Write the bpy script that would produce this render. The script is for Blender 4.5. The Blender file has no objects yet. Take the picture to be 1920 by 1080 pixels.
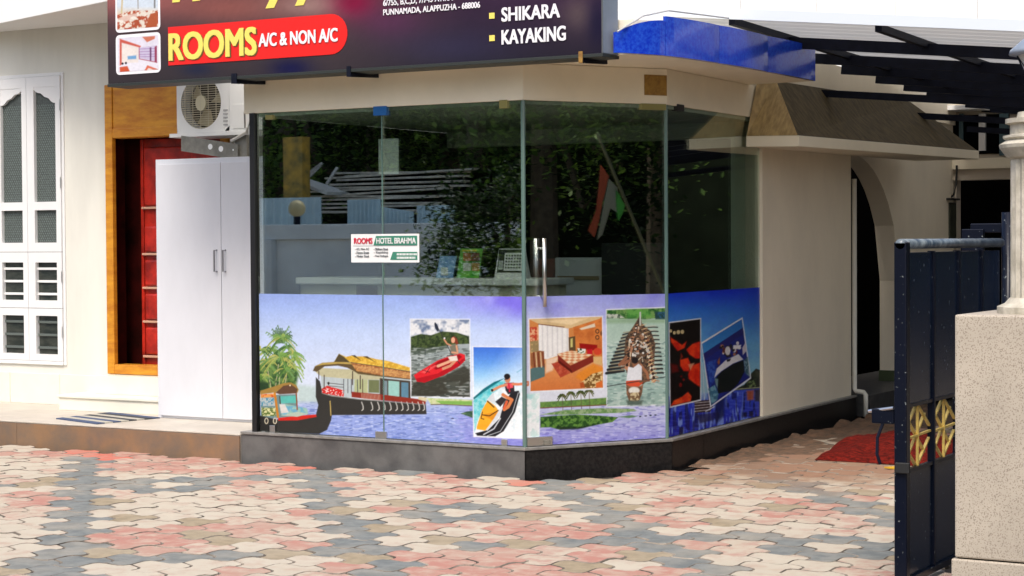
import bpy, bmesh, math, random
import numpy as np
from mathutils import Matrix, Vector

random.seed(7)
scene = bpy.context.scene
col = scene.collection

# ---------------------------------------------------------------- camera, sky, sun, exposure
F = 3525.0                                   # focal length in pixels of the 1920 px wide photograph
yaw, pitch, roll = -0.53044, -0.025016, -0.005925
CAM = np.array([6.560, -11.257, 1.65])
FW = np.array([math.sin(yaw)*math.cos(pitch), math.cos(yaw)*math.cos(pitch), math.sin(pitch)])
_r0 = np.array([math.cos(yaw), -math.sin(yaw), 0.0]); _u0 = np.cross(_r0, FW)
RT = math.cos(roll)*_r0 + math.sin(roll)*_u0
UP = -math.sin(roll)*_r0 + math.cos(roll)*_u0
cd = bpy.data.cameras.new('camera'); cam = bpy.data.objects.new('camera', cd); col.objects.link(cam)
cd.sensor_width = 36.0; cd.lens = 36.0*F/1920.0; cd.clip_start = 0.1; cd.clip_end = 500
cam.matrix_world = Matrix(((RT[0], UP[0], -FW[0], CAM[0]), (RT[1], UP[1], -FW[1], CAM[1]),
                           (RT[2], UP[2], -FW[2], CAM[2]), (0, 0, 0, 1)))
scene.camera = cam

SUN_EL, SUN_AZ = math.radians(56), math.radians(168)     # bright overcast: a wide soft sun from the street side
world = bpy.data.worlds.new('World'); scene.world = world; world.use_nodes = True
wn = world.node_tree.nodes; wl = world.node_tree.links
sky = wn.new('ShaderNodeTexSky'); sky.sky_type = 'NISHITA'; sky.sun_disc = False
sky.sun_elevation = SUN_EL; sky.sun_rotation = SUN_AZ; sky.dust_density = 4.0; sky.air_density = 1.0; sky.ozone_density = 0.6
wl.new(sky.outputs[0], wn['Background'].inputs[0]); wn['Background'].inputs[1].default_value = 0.13
sd = bpy.data.lights.new('sun', 'SUN'); sun = bpy.data.objects.new('sun', sd); col.objects.link(sun)
sd.energy = 1.35; sd.angle = math.radians(22); sd.color = (1.0, 0.95, 0.88)
sun_dir = Vector((math.sin(SUN_AZ)*math.cos(SUN_EL), math.cos(SUN_AZ)*math.cos(SUN_EL), math.sin(SUN_EL)))
sun.rotation_euler = sun_dir.to_track_quat('Z', 'Y').to_euler()
vs = scene.view_settings
vs.view_transform = 'Standard'; vs.look = 'None'; vs.gamma = 1.0; vs.use_curve_mapping = False; vs.exposure = 0.90
scene.cycles.max_bounces = 10; scene.cycles.transparent_max_bounces = 16

# ---------------------------------------------------------------- measuring helpers (photograph -> place)
def ray(x, y): return FW + RT*(x-960)/F - UP*(y-540)/F
def gp(x, y, z=0.0): d = ray(x, y); return CAM + d*((z-CAM[2])/d[2])          # on a level plane
def oy(x, y, Y): d = ray(x, y); return CAM + d*((Y-CAM[1])/d[1])              # on a wall of constant Y
def ox(x, y, X): d = ray(x, y); return CAM + d*((X-CAM[0])/d[0])              # on a wall of constant X
def vp(x, y, P, D):                                                            # on any upright wall
    d = ray(x, y); t = (D[1]*(P[0]-CAM[0]) - D[0]*(P[1]-CAM[1]))/(D[1]*d[0]-D[0]*d[1]); return CAM + d*t
def proj(P):
    q = np.asarray(P, float)-CAM; z = q@FW
    return 960+F*(q@RT)/z, 540-F*(q@UP)/z

# ---------------------------------------------------------------- materials
def srgb(r, g, b):
    f = lambda c: (c/255/12.92) if c/255 <= 0.04045 else ((c/255+0.055)/1.055)**2.4
    return (f(r), f(g), f(b))
MATS = {}
def mat(name, c, rough=0.6, var=0.0, scale=6.0, c2=None, bump=0.0, bscale=60.0, metal=0.0, spec=0.5, detail=6.0, coat=0.0, stretch=None):
    if name in MATS: return MATS[name]
    m = bpy.data.materials.new(name); m.use_nodes = True; nt = m.node_tree; N = nt.nodes; L = nt.links
    b = N['Principled BSDF']; b.inputs['Roughness'].default_value = rough; b.inputs['Metallic'].default_value = metal
    b.inputs['Specular IOR Level'].default_value = spec
    if coat: b.inputs['Coat Weight'].default_value = coat; b.inputs['Coat Roughness'].default_value = 0.08
    c = tuple(c)+(1,)
    g = N.new('ShaderNodeNewGeometry'); vec = g.outputs['Position']
    if stretch:
        mp = N.new('ShaderNodeMapping'); mp.inputs['Scale'].default_value = stretch; L.new(vec, mp.inputs[0]); vec = mp.outputs[0]
    if var > 0 or c2:
        n = N.new('ShaderNodeTexNoise'); n.inputs['Scale'].default_value = scale; n.inputs['Detail'].default_value = detail
        n.inputs['Roughness'].default_value = 0.62; L.new(vec, n.inputs['Vector'])
        r = N.new('ShaderNodeValToRGB'); r.color_ramp.elements[0].position = 0.36; r.color_ramp.elements[1].position = 0.64
        lo = tuple(c2)+(1,) if c2 else tuple(x*(1-var) for x in c[:3])+(1,)
        hi = c if c2 else tuple(min(1, x*(1+var)) for x in c[:3])+(1,)
        r.color_ramp.elements[0].color = lo; r.color_ramp.elements[1].color = hi
        L.new(n.outputs['Fac'], r.inputs[0]); L.new(r.outputs[0], b.inputs['Base Color'])
    else: b.inputs['Base Color'].default_value = c
    if bump > 0:
        n2 = N.new('ShaderNodeTexNoise'); n2.inputs['Scale'].default_value = bscale; n2.inputs['Detail'].default_value = 5; L.new(vec, n2.inputs['Vector'])
        bm_ = N.new('ShaderNodeBump'); bm_.inputs['Strength'].default_value = bump; bm_.inputs['Distance'].default_value = 0.01
        L.new(n2.outputs['Fac'], bm_.inputs['Height']); L.new(bm_.outputs[0], b.inputs['Normal'])
    MATS[name] = m; return m
def print_mat(name, rough=0.35, coat=0.0):
    m = bpy.data.materials.new(name); m.use_nodes = True; N = m.node_tree.nodes
    a = N.new('ShaderNodeVertexColor'); a.layer_name = 'print'
    b = N['Principled BSDF']; b.inputs['Roughness'].default_value = rough; b.inputs['Specular IOR Level'].default_value = 0.3
    b.inputs['Coat Weight'].default_value = coat
    m.node_tree.links.new(a.outputs[0], b.inputs['Base Color']); MATS[name] = m; return m
def glass_mat(name, f0, tint):
    m = bpy.data.materials.new(name); m.use_nodes = True; nt = m.node_tree; N = nt.nodes; L = nt.links
    N.remove(N['Principled BSDF'])
    t = N.new('ShaderNodeBsdfTransparent'); t.inputs[0].default_value = tint+(1,)
    g = N.new('ShaderNodeBsdfGlossy'); g.inputs['Roughness'].default_value = 0.0; g.inputs[0].default_value = (0.93, 0.98, 0.96, 1)
    lw = N.new('ShaderNodeLayerWeight'); lw.inputs[0].default_value = 0.5
    p = N.new('ShaderNodeMath'); p.operation = 'POWER'; p.inputs[1].default_value = 5; L.new(lw.outputs['Facing'], p.inputs[0])
    a = N.new('ShaderNodeMath'); a.operation = 'MULTIPLY_ADD'; a.inputs[1].default_value = 1-f0; a.inputs[2].default_value = f0
    L.new(p.outputs[0], a.inputs[0])
    x = N.new('ShaderNodeMixShader'); L.new(a.outputs[0], x.inputs[0]); L.new(t.outputs[0], x.inputs[1]); L.new(g.outputs[0], x.inputs[2])
    L.new(x.outputs[0], N['Material Output'].inputs[0]); MATS[name] = m; return m

wall_cream = mat('wall_cream', (0.69, 0.675, 0.60), 0.75, var=0.05, scale=1.6, stretch=(2, 2, 0.5), bump=0.08, bscale=90)
wall_beige = mat('wall_beige', (0.80, 0.725, 0.575), 0.8, var=0.045, scale=1.6, stretch=(1.2, 1.2, 0.7), bump=0.1, bscale=70)
beam_beige = mat('beam_beige', (0.82, 0.75, 0.585), 0.75, var=0.05, scale=1.5, bump=0.08, bscale=80)
white_wall = mat('white_wall', (0.80, 0.80, 0.78), 0.8, var=0.04, scale=0.8, bump=0.05)
white_paint = mat('white_paint', (0.74, 0.74, 0.73), 0.45, var=0.02, scale=3)
cab_white = mat('laminate_white', (0.66, 0.67, 0.705), 0.35, var=0.03, scale=2.5, stretch=(1.5, 1.5, 0.6))
granite_black = mat('granite_black', (0.007, 0.007, 0.008), 0.3, c2=(0.02, 0.019, 0.018), scale=40, spec=0.22)
granite_grey = mat('granite_weathered', (0.10, 0.10, 0.098), 0.5, c2=(0.045, 0.044, 0.045), scale=7, spec=0.4, bump=0.1)
kerb_brown = mat('kerb_brown', (0.25, 0.145, 0.075), 0.6, c2=(0.17, 0.12, 0.085), scale=5, bump=0.15, bscale=40)
floor_grey = mat('terrace_tile', (0.50, 0.455, 0.385), 0.5, var=0.09, scale=3)
tile_cream = mat('tile_cream', (0.74, 0.715, 0.61), 0.35, var=0.045, scale=2.5)
wood_orange = mat('wood_orange', (0.64, 0.29, 0.02), 0.4, c2=(0.46, 0.16, 0.01), scale=5, stretch=(1, 1, 3.5), bump=0.1, bscale=25)
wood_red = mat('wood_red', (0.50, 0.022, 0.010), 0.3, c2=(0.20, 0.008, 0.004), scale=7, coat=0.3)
recess_dark = mat('recess_dark', (0.05, 0.004, 0.003), 0.6, spec=0.1, c2=(0.012, 0.002, 0.001), scale=4)
steel = mat('steel_brushed', (0.62, 0.62, 0.60), 0.28, metal=1.0)
steel_grey = mat('steel_galvanised', (0.20, 0.19, 0.16), 0.5, metal=0.3, var=0.2, scale=12)
steel_dark = mat('steel_dark', (0.006, 0.008, 0.018), 0.55, var=0.3, scale=10, spec=0.15)
rust = mat('rust_ochre', (0.36, 0.21, 0.04), 0.7, c2=(0.2, 0.1, 0.02), scale=18)
brass = mat('brass_olive', (0.33, 0.29, 0.10), 0.4, metal=0.5)
blue_tape = mat('blue_tape', (0.005, 0.11, 0.36), 0.45)
black_rubber = mat('black_rubber', (0.01, 0.01, 0.01), 0.6)
ac_white = mat('ac_white', (0.70, 0.70, 0.67), 0.45, var=0.03, scale=4)
ac_cream = mat('ac_yellowed', (0.42, 0.36, 0.21), 0.5, var=0.15, scale=6)
dark_void = mat('dark_void', (0.003, 0.003, 0.003), 0.9, spec=0.0)  # black sheets of this stand for unlit depth in openings
navy = mat('gate_navy', (0.005, 0.012, 0.030), 0.22, spec=0.45, c2=(0.014, 0.036, 0.052), scale=3.5, bump=0.12, bscale=14)
navy_dark = mat('gate_navy_dark', (0.003, 0.005, 0.012), 0.3, spec=0.35, c2=(0.008, 0.016, 0.034), scale=9)
gold = mat('gold_paint', (0.60, 0.43, 0.11), 0.5, var=0.15, scale=20)
stone_col = mat('column_stone', (0.56, 0.52, 0.43), 0.85, c2=(0.36, 0.33, 0.26), scale=12, bump=0.3, bscale=50)
sheet_grey = mat('awning_sheet', (0.46, 0.45, 0.41), 0.6, var=0.08, scale=2)
_n = sheet_grey.node_tree; _t = _n.nodes.new('ShaderNodeBsdfTranslucent'); _t.inputs[0].default_value = (0.75, 0.74, 0.70, 1)
_m = _n.nodes.new('ShaderNodeMixShader'); _m.inputs[0].default_value = 0.32
_n.links.new(_n.nodes['Principled BSDF'].outputs[0], _m.inputs[1]); _n.links.new(_t.outputs[0], _m.inputs[2]); _n.links.new(_m.outputs[0], _n.nodes['Material Output'].inputs[0])
sheet_edge = mat('awning_edge', (0.62, 0.68, 0.74), 0.5)
hood_brown = mat('hood_tar', (0.12, 0.088, 0.04), 0.7, spec=0.2, c2=(0.05, 0.038, 0.018), scale=9, stretch=(1, 2.5, 1), bump=0.2, bscale=30)
hood_tan = mat('hood_tan', (0.52, 0.38, 0.17), 0.6, c2=(0.30, 0.21, 0.09), scale=8, stretch=(4, 1, 1))
green_edge = mat('glass_edge', (0.10, 0.17, 0.15), 0.15, spec=0.8)
black_alu = mat('black_aluminium', (0.012, 0.012, 0.013), 0.35)
mesh_grey = mat('window_mesh', (0.085, 0.10, 0.095), 0.55, c2=(0.045, 0.055, 0.05), scale=45)
pane_dark = mat('pane_dark', (0.02, 0.026, 0.022), 0.12, c2=(0.05, 0.055, 0.045), scale=6, stretch=(1, 1, 3))
glass = glass_mat('office_glass', 0.31, (0.90, 0.95, 0.92))
film_print = print_mat('printed_film', 0.3)
sign_print = print_mat('sign_print', 0.4); sign_print.node_tree.nodes['Principled BSDF'].inputs['Specular IOR Level'].default_value = 0.12
film_print.node_tree.nodes['Principled BSDF'].inputs['Specular IOR Level'].default_value = 0.15

def speckle_mat(name, c, dots, scale=150, th=0.36, rough=0.7):
    m = mat(name, c, rough, var=0.08, scale=3); nt = m.node_tree; N = nt.nodes; L = nt.links
    b = N['Principled BSDF']; src = b.inputs['Base Color'].links[0].from_socket
    g = N.new('ShaderNodeNewGeometry'); n = N.new('ShaderNodeTexNoise'); n.inputs['Scale'].default_value = scale; n.inputs['Detail'].default_value = 1.5
    L.new(g.outputs['Position'], n.inputs['Vector'])
    r = N.new('ShaderNodeValToRGB'); r.color_ramp.elements[0].position = th; r.color_ramp.elements[1].position = th+0.06
    r.color_ramp.elements[0].color = (1, 1, 1, 1); r.color_ramp.elements[1].color = (0, 0, 0, 1); L.new(n.outputs['Fac'], r.inputs[0])
    x = N.new('ShaderNodeMix'); x.data_type = 'RGBA'; L.new(r.outputs[0], x.inputs['Factor']); L.new(src, x.inputs['A']); x.inputs['B'].default_value = tuple(dots)+(1,)
    L.new(x.outputs['Result'], b.inputs['Base Color']); return m
pillar_granite = speckle_mat('pillar_granite', (0.44, 0.385, 0.31), (0.27, 0.225, 0.175), 150, 0.38)

# ---------------------------------------------------------------- mesh helpers
class MB:
    def __init__(s): s.v = []; s.f = []
    def add(s, v, f):
        o = len(s.v); s.v += [tuple(map(float, p)) for p in v]; s.f += [tuple(i+o for i in q) for q in f]; return s
    def box(s, x0, x1, y0, y1, z0, z1):
        v = [(x, y, z) for z in (z0, z1) for y in (y0, y1) for x in (x0, x1)]
        return s.add(v, [(0, 2, 3, 1), (4, 5, 7, 6), (0, 1, 5, 4), (2, 6, 7, 3), (0, 4, 6, 2), (1, 3, 7, 5)])
    def slab(s, poly, z0, z1):
        n = len(poly); v = [(p[0], p[1], z0) for p in poly]+[(p[0], p[1], z1) for p in poly]
        return s.add(v, [tuple(range(n-1, -1, -1)), tuple(range(n, 2*n))]+[(i, (i+1) % n, n+(i+1) % n, n+i) for i in range(n)])
    def prism_y(s, poly, y0, y1):                 # poly in (x, z), counter-clockwise seen from -Y
        n = len(poly); v = [(p[0], y0, p[1]) for p in poly]+[(p[0], y1, p[1]) for p in poly]
        return s.add(v, [tuple(range(n)), tuple(range(2*n-1, n-1, -1))]+[(i, n+i, n+(i+1) % n, (i+1) % n) for i in range(n)])
    def beam(s, a, b, w, h, up=(0, 0, 1)):        # square bar between two points
        a = Vector(a); b = Vector(b); d = (b-a).normalized(); up = Vector(up)
        if abs(d.dot(up)) > 0.98: up = Vector((0, 1, 0)) if abs(d.y) < 0.9 else Vector((1, 0, 0))
        r = d.cross(up).normalized(); u = r.cross(d)
        v = [p+r*(i*w/2)+u*(j*h/2) for p in (a, b) for i, j in ((-1, -1), (1, -1), (1, 1), (-1, 1))]
        return s.add(v, [(0, 1, 2, 3), (7, 6, 5, 4), (0, 4, 5, 1), (1, 5, 6, 2), (2, 6, 7, 3), (3, 7, 4, 0)])
    def tube(s, pts, r, n=8):
        P = [Vector(p) for p in pts]; o = len(s.v); m = len(P)
        for i, p in enumerate(P):
            d = (P[min(i+1, m-1)]-P[max(i-1, 0)]).normalized(); a = Vector((0, 0, 1)) if abs(d.z) < 0.9 else Vector((1, 0, 0))
            e = d.cross(a).normalized(); g = e.cross(d); rr = r[i] if isinstance(r, (list, tuple)) else r
            s.v += [tuple(p+(e*math.cos(2*math.pi*k/n)+g*math.sin(2*math.pi*k/n))*rr) for k in range(n)]
        for i in range(m-1):
            s.f += [(o+i*n+k, o+i*n+(k+1) % n, o+(i+1)*n+(k+1) % n, o+(i+1)*n+k) for k in range(n)]
        s.f += [tuple(o+k for k in range(n-1, -1, -1)), tuple(o+(m-1)*n+k for k in range(n))]; return s
    def lathe(s, c, prof, n=20, flute=0.0):
        o = len(s.v)
        for r, z in prof:
            for k in range(n):
                rr = r*(1-flute*(k % 2)); s.v.append((c[0]+rr*math.cos(2*math.pi*k/n), c[1]+rr*math.sin(2*math.pi*k/n), c[2]+z))
        for i in range(len(prof)-1):
            s.f += [(o+i*n+k, o+i*n+(k+1) % n, o+(i+1)*n+(k+1) % n, o+(i+1)*n+k) for k in range(n)]
        s.f += [tuple(o+k for k in range(n-1, -1, -1)), tuple(o+(len(prof)-1)*n+k for k in range(n))]; return s
    def build(s, name, m, parent=None, bevel=0.0, smooth=False, label=None):
        me = bpy.data.meshes.new(name); me.from_pydata(s.v, [], s.f); me.update()
        bm = bmesh.new(); bm.from_mesh(me); bmesh.ops.recalc_face_normals(bm, faces=bm.faces)
        if bevel: bmesh.ops.bevel(bm, geom=[e for e in bm.edges if e.calc_face_angle(0) > 0.5], offset=bevel, segments=2, profile=0.5, affect='EDGES', clamp_overlap=True)
        bm.to_mesh(me); bm.free()
        if smooth:
            for p in me.polygons: p.use_smooth = True
        me.materials.append(m); return link(name, me, parent, label)
def link(name, me, parent=None, label=None):
    o = bpy.data.objects.new(name, me); col.objects.link(o)
    if parent is not None: attach(o, parent)
    if label: o['label'] = label
    return o
def attach(o, parent):
    o.parent = parent
    if parent.type == 'EMPTY': o.matrix_parent_inverse = Matrix.Translation(-parent.location)
def tag(o, label, cat, group=None):
    o['label'] = label; o['category'] = cat
    if 'kind' not in o: o['kind'] = 'thing'
    if group: o['group'] = group
    return o
def thing(name, loc, label, cat, group=None):
    e = bpy.data.objects.new(name, None); e.empty_display_size = 0.1; e.location = loc; col.objects.link(e); return tag(e, label, cat, group)
def part(name, parent, label=None):                  # a part that has pieces of its own
    e = bpy.data.objects.new(name, None); e.empty_display_size = 0.1; col.objects.link(e); attach(e, parent)
    if label: e['label'] = label
    return e
def struct(o): o['kind'] = 'structure'; return o
def B(name, m, parent, x0, x1, y0, y1, z0, z1, bevel=0.0, label=None):
    return MB().box(x0, x1, y0, y1, z0, z1).build(name, m, parent, bevel, label=label)

def text_mesh(body, x0, x1, z0, z1, y, depth=0.004, bold=0.02, face=None, shear=0.0):
    cu = bpy.data.curves.new('lettering', 'FONT'); cu.body = body; cu.size = 1.0; cu.extrude = 0.01; cu.resolution_u = 4; cu.shear = shear
    o = bpy.data.objects.new('lettering', cu); col.objects.link(o)
    dg = bpy.context.evaluated_depsgraph_get(); dg.update()
    me = bpy.data.meshes.new_from_object(o.evaluated_get(dg)); bpy.data.objects.remove(o); bpy.data.curves.remove(cu)
    n = len(me.vertices); a = np.empty(n*3); me.vertices.foreach_get('co', a); a = a.reshape(-1, 3)
    lo = a.min(0); hi = a.max(0); s = (a-lo)/np.maximum(hi-lo, 1e-6)
    if face is None: out = np.stack([x0+s[:, 0]*(x1-x0), y+depth*(0.5-s[:, 2]), z0+s[:, 1]*(z1-z0)], 1)
    else:
        P0, D, Nn = face; u = x0+s[:, 0]*(x1-x0); w = y+depth*(s[:, 2]-0.5)
        out = np.stack([P0[0]+D[0]*u+Nn[0]*w, P0[1]+D[1]*u+Nn[1]*w, z0+s[:, 1]*(z1-z0)], 1)
    me.vertices.foreach_set('co', out.ravel()); me.update()
    if bold <= 0: return me
    r = bold*(z1-z0); V = []; Fc = []; base = [tuple(p_.vertices) for p_ in me.polygons]; k = 0          # heavier strokes: overlaid copies, each a hair apart
    for dx in (-1, 0, 1):
        for dz in (-1, 0, 1):
            o_ = len(V); V += [(q[0]+dx*r*(x1-x0-2*r)/(x1-x0), q[1]-0.00015*k, q[2]+dz*r*0.6) for q in out]; Fc += [tuple(i+o_ for i in f_) for f_ in base]; k += 1
    m2 = bpy.data.meshes.new('lettering'); m2.from_pydata(V, [], Fc); m2.update(); return m2
def text(name, body, x0, x1, z0, z1, y, m, parent, bold=0.02, label=None, depth=0.004):
    me = text_mesh(body, x0, x1, z0, z1, y, depth, bold); me.materials.clear(); me.materials.append(m); return link(name, me, parent, label)

# ---------------------------------------------------------------- painter for printed pictures (colour per vertex of a flat sheet)
def vnoise(x, y, s, seed=0):
    x = x/s+seed*17.3; y = y/s+seed*9.7; xi = np.floor(x).astype(np.int64); yi = np.floor(y).astype(np.int64); fx = x-xi; fy = y-yi
    fx = fx*fx*(3-2*fx); fy = fy*fy*(3-2*fy)
    def h(a, b):
        n = (a*374761393+b*668265263+seed*69069) & 0x7fffffff; n = ((n ^ (n >> 13))*1274126177) & 0x7fffffff; return ((n ^ (n >> 16)) & 0xffff)/65535.0
    return (h(xi, yi)*(1-fx)+h(xi+1, yi)*fx)*(1-fy)+(h(xi, yi+1)*(1-fx)+h(xi+1, yi+1)*fx)*fy
def fbm(x, y, s, seed=0): return vnoise(x, y, s, seed)*0.5+vnoise(x, y, s/2, seed+1)*0.3+vnoise(x, y, s/4, seed+2)*0.2
class Paint:
    def __init__(s, x, y): s.x = x; s.y = y; s.c = np.zeros(x.shape+(3,))
    def sub(s, x0, x1, y0, y1):
        m = (s.x >= x0) & (s.x <= x1) & (s.y >= y0) & (s.y <= y1)
        return np.nonzero(m)
    def put(s, ix, a, c):
        if callable(c): c = c(s.x[ix], s.y[ix])
        c = np.asarray(c, float); a = np.clip(a, 0, 1)[:, None]; s.c[ix] = s.c[ix]*(1-a)+c*a
    def dist(s, x, y, pts, closed=True):
        d = np.full(x.shape, 1e9); ins = np.zeros(x.shape, bool); n = len(pts)
        for i in range(n if closed else n-1):
            ax, ay = pts[i]; bx, by = pts[(i+1) % n]; ex, ey = bx-ax, by-ay; l = ex*ex+ey*ey+1e-9
            t = np.clip(((x-ax)*ex+(y-ay)*ey)/l, 0, 1); d = np.minimum(d, np.hypot(x-ax-t*ex, y-ay-t*ey))
            if closed and ay != by:
                c = ((ay > y) != (by > y)) & (x < (bx-ax)*(y-ay)/(by-ay)+ax); ins ^= c
        return d, ins
    def poly(s, pts, c, a=1.0, soft=0.9):
        xs = [p[0] for p in pts]; ys = [p[1] for p in pts]; ix = s.sub(min(xs)-2-soft, max(xs)+2+soft, min(ys)-2-soft, max(ys)+2+soft)
        if len(ix[0]) == 0: return
        d, ins = s.dist(s.x[ix], s.y[ix], pts); sd_ = np.where(ins, d, -d); s.put(ix, a*np.clip(sd_/(2*soft)+0.5, 0, 1), c)
    def line(s, pts, w, c, a=1.0, soft=0.75):
        xs = [p[0] for p in pts]; ys = [p[1] for p in pts]; g = w+2; ix = s.sub(min(xs)-g, max(xs)+g, min(ys)-g, max(ys)+g)
        if len(ix[0]) == 0: return
        d, _ = s.dist(s.x[ix], s.y[ix], pts, False); s.put(ix, a*np.clip((w/2-d)/(2*soft)+0.5, 0, 1), c)
    def ell(s, cx, cy, rx, ry, c, a=1.0, ang=0.0, soft=0.15):
        g = max(rx, ry)*1.3+1; ix = s.sub(cx-g, cx+g, cy-g, cy+g)
        if len(ix[0]) == 0: return
        dx = s.x[ix]-cx; dy = s.y[ix]-cy; u = dx*math.cos(ang)+dy*math.sin(ang); v = -dx*math.sin(ang)+dy*math.cos(ang)
        r = np.hypot(u/rx, v/ry); s.put(ix, a*np.clip((1-r)/(2*soft)+0.5, 0, 1), c)
    def fill(s, c): s.put(np.nonzero(np.ones(s.x.shape, bool)), np.ones(s.x.size), c)
def ramp(stops):                                  # colour by height in the picture
    ys = [q[0] for q in stops]; cs = np.array([q[1] for q in stops], float)
    return lambda x, y: np.stack([np.interp(y, ys, cs[:, k]) for k in range(3)], -1)
def mottle(c1, c2, s, seed=0, th=0.5, w=0.15):
    c1 = np.array(c1, float); c2 = np.array(c2, float)
    def f(x, y):
        t = np.clip((fbm(x, y, s, seed)-th)/w+0.5, 0, 1)[:, None]; return c1*(1-t)+c2*t
    return f
def sheet(name, m, parent, P0, P1, z0, z1, off, painter, step=1.0, label=None, gain=0.80):
    """flat printed sheet from P0 to P1 (plan), z0..z1, lying `off` metres in front of that line"""
    P0 = np.array(P0, float); P1 = np.array(P1, float); D = P1-P0; Lh = np.hypot(*D); D /= Lh; Nn = np.array([D[1], -D[0]])
    a = proj((P0[0], P0[1], z0)); b = proj((P1[0], P1[1], z0)); t = proj((P0[0], P0[1], z1))
    nu = max(2, int(abs(b[0]-a[0])/step)); nv = max(2, int(abs(t[1]-a[1])/step))
    u = np.linspace(0, Lh, nu+1); z = np.linspace(z0, z1, nv+1); U_, Z_ = np.meshgrid(u, z)
    X = P0[0]+D[0]*U_+Nn[0]*off; Y = P0[1]+D[1]*U_+Nn[1]*off
    Q = np.stack([X-CAM[0], Y-CAM[1], Z_-CAM[2]], -1); dz = Q@FW; px = 960+F*(Q@RT)/dz; py = 540-F*(Q@UP)/dz
    p = Paint(px, py); painter(p)
    p.c *= (1+0.09*(fbm(px, py, 3.0, 31)-0.5)+0.05*(fbm(px, py, 13.0, 41)-0.5))[..., None]
    c = np.clip(p.c/255.0, 0, 1); lin = np.where(c <= 0.04045, c/12.92, ((c+0.055)/1.055)**2.4)*gain
    v = np.stack([X, Y, Z_], -1).reshape(-1, 3); i = np.arange((nu+1)*(nv+1)).reshape(nv+1, nu+1)
    f = np.stack([i[:-1, :-1], i[:-1, 1:], i[1:, 1:], i[1:, :-1]], -1).reshape(-1, 4)
    me = bpy.data.meshes.new(name); me.vertices.add(len(v)); me.vertices.foreach_set('co', v.ravel())
    me.loops.add(f.size); me.loops.foreach_set('vertex_index', f.ravel().astype(np.int32)); me.polygons.add(len(f))
    me.polygons.foreach_set('loop_start', (np.arange(len(f))*4).astype(np.int32)); me.update(calc_edges=True)
    at_ = me.color_attributes.new('print', 'FLOAT_COLOR', 'POINT')
    at_.data.foreach_set('color', np.concatenate([lin.reshape(-1, 3), np.ones((len(v), 1))], 1).ravel().astype(np.float32))
    me.materials.append(m); return link(name, me, parent, label)

# ================================================================ THE SETTING
# ground sheet to the horizon
g = MB().add([(-200, -200, -0.06), (200, -200, -0.06), (200, 200, -0.06), (-200, 200, -0.06)], [(0, 1, 2, 3)]).build('ground', mat('street_dirt', (0.19, 0.16, 0.125), 0.9, var=0.25, scale=1.5, bump=0.3, bscale=20))
struct(g)

# ---------------------------------------------------------------- interlocking pavers
def paver_mat(name, c, c2, scale, th=0.5):
    c = tuple(q*0.88 for q in c); c2 = tuple(q*0.88 for q in c2); m = mat(name, c, 0.85, spec=0.25, c2=c2, scale=scale, bump=0.25, bscale=70, detail=5); nt = m.node_tree; N = nt.nodes; L = nt.links; b = N['Principled BSDF']
    r = [n for n in N if n.type == 'VALTORGB'][0]; r.color_ramp.elements[0].position = th-0.10; r.color_ramp.elements[1].position = th+0.10
    src = b.inputs['Base Color'].links[0].from_socket                                    # a film of dust and dirt of its own
    g_ = N.new('ShaderNodeNewGeometry'); n = N.new('ShaderNodeTexNoise'); n.inputs['Scale'].default_value = 2.3; n.inputs['Detail'].default_value = 7; L.new(g_.outputs['Position'], n.inputs['Vector'])
    rr = N.new('ShaderNodeValToRGB'); rr.color_ramp.elements[0].position = 0.42; rr.color_ramp.elements[1].position = 0.72
    rr.color_ramp.elements[0].color = (0, 0, 0, 1); rr.color_ramp.elements[1].color = (0.45, 0.45, 0.45, 1); L.new(n.outputs['Fac'], rr.inputs[0])
    x = N.new('ShaderNodeMix'); x.data_type = 'RGBA'; L.new(rr.outputs[0], x.inputs['Factor']); L.new(src, x.inputs['A']); x.inputs['B'].default_value = (0.40, 0.35, 0.27, 1)
    # brown soil trodden over the blocks beside the side yard, in a patch of its own
    dv = N.new('ShaderNodeVectorMath'); dv.operation = 'DISTANCE'; dv.inputs[1].default_value = (1.45, 1.75, 0); L.new(g_.outputs['Position'], dv.inputs[0])
    n3 = N.new('ShaderNodeTexNoise'); n3.inputs['Scale'].default_value = 3.5; n3.inputs['Detail'].default_value = 9; n3.inputs['Roughness'].default_value = 0.7; L.new(g_.outputs['Position'], n3.inputs['Vector'])
    ma_ = N.new('ShaderNodeMath'); ma_.operation = 'MULTIPLY_ADD'; ma_.inputs[1].default_value = 2.6; L.new(n3.outputs['Fac'], ma_.inputs[0]); L.new(dv.outputs['Value'], ma_.inputs[2])
    r3 = N.new('ShaderNodeMapRange'); r3.inputs['From Min'].default_value = 3.1; r3.inputs['From Max'].default_value = 2.0; r3.inputs['To Min'].default_value = 0; r3.inputs['To Max'].default_value = 0.85; L.new(ma_.outputs[0], r3.inputs['Value'])
    x3 = N.new('ShaderNodeMix'); x3.data_type = 'RGBA'; L.new(r3.outputs[0], x3.inputs['Factor']); L.new(x.outputs['Result'], x3.inputs['A']); x3.inputs['B'].default_value = (0.24, 0.14, 0.085, 1)
    L.new(x3.outputs['Result'], b.inputs['Base Color']); return m
PAV = {'cream': paver_mat('paver_cream', (0.53, 0.475, 0.38), (0.47, 0.36, 0.285), 7, 0.42),
       'pink': paver_mat('paver_pink', (0.44, 0.215, 0.17), (0.50, 0.37, 0.29), 8, 0.45),
       'blush': paver_mat('paver_blush', (0.52, 0.44, 0.345), (0.45, 0.26, 0.21), 8, 0.47),
       'grey': paver_mat('paver_grey', (0.155, 0.172, 0.170), (0.225, 0.238, 0.228), 9),
       'taupe': paver_mat('paver_taupe', (0.29, 0.235, 0.155), (0.37, 0.30, 0.20), 12),
       'red': paver_mat('paver_red', (0.58, 0.15, 0.10), (0.52, 0.20, 0.15), 10)}
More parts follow.
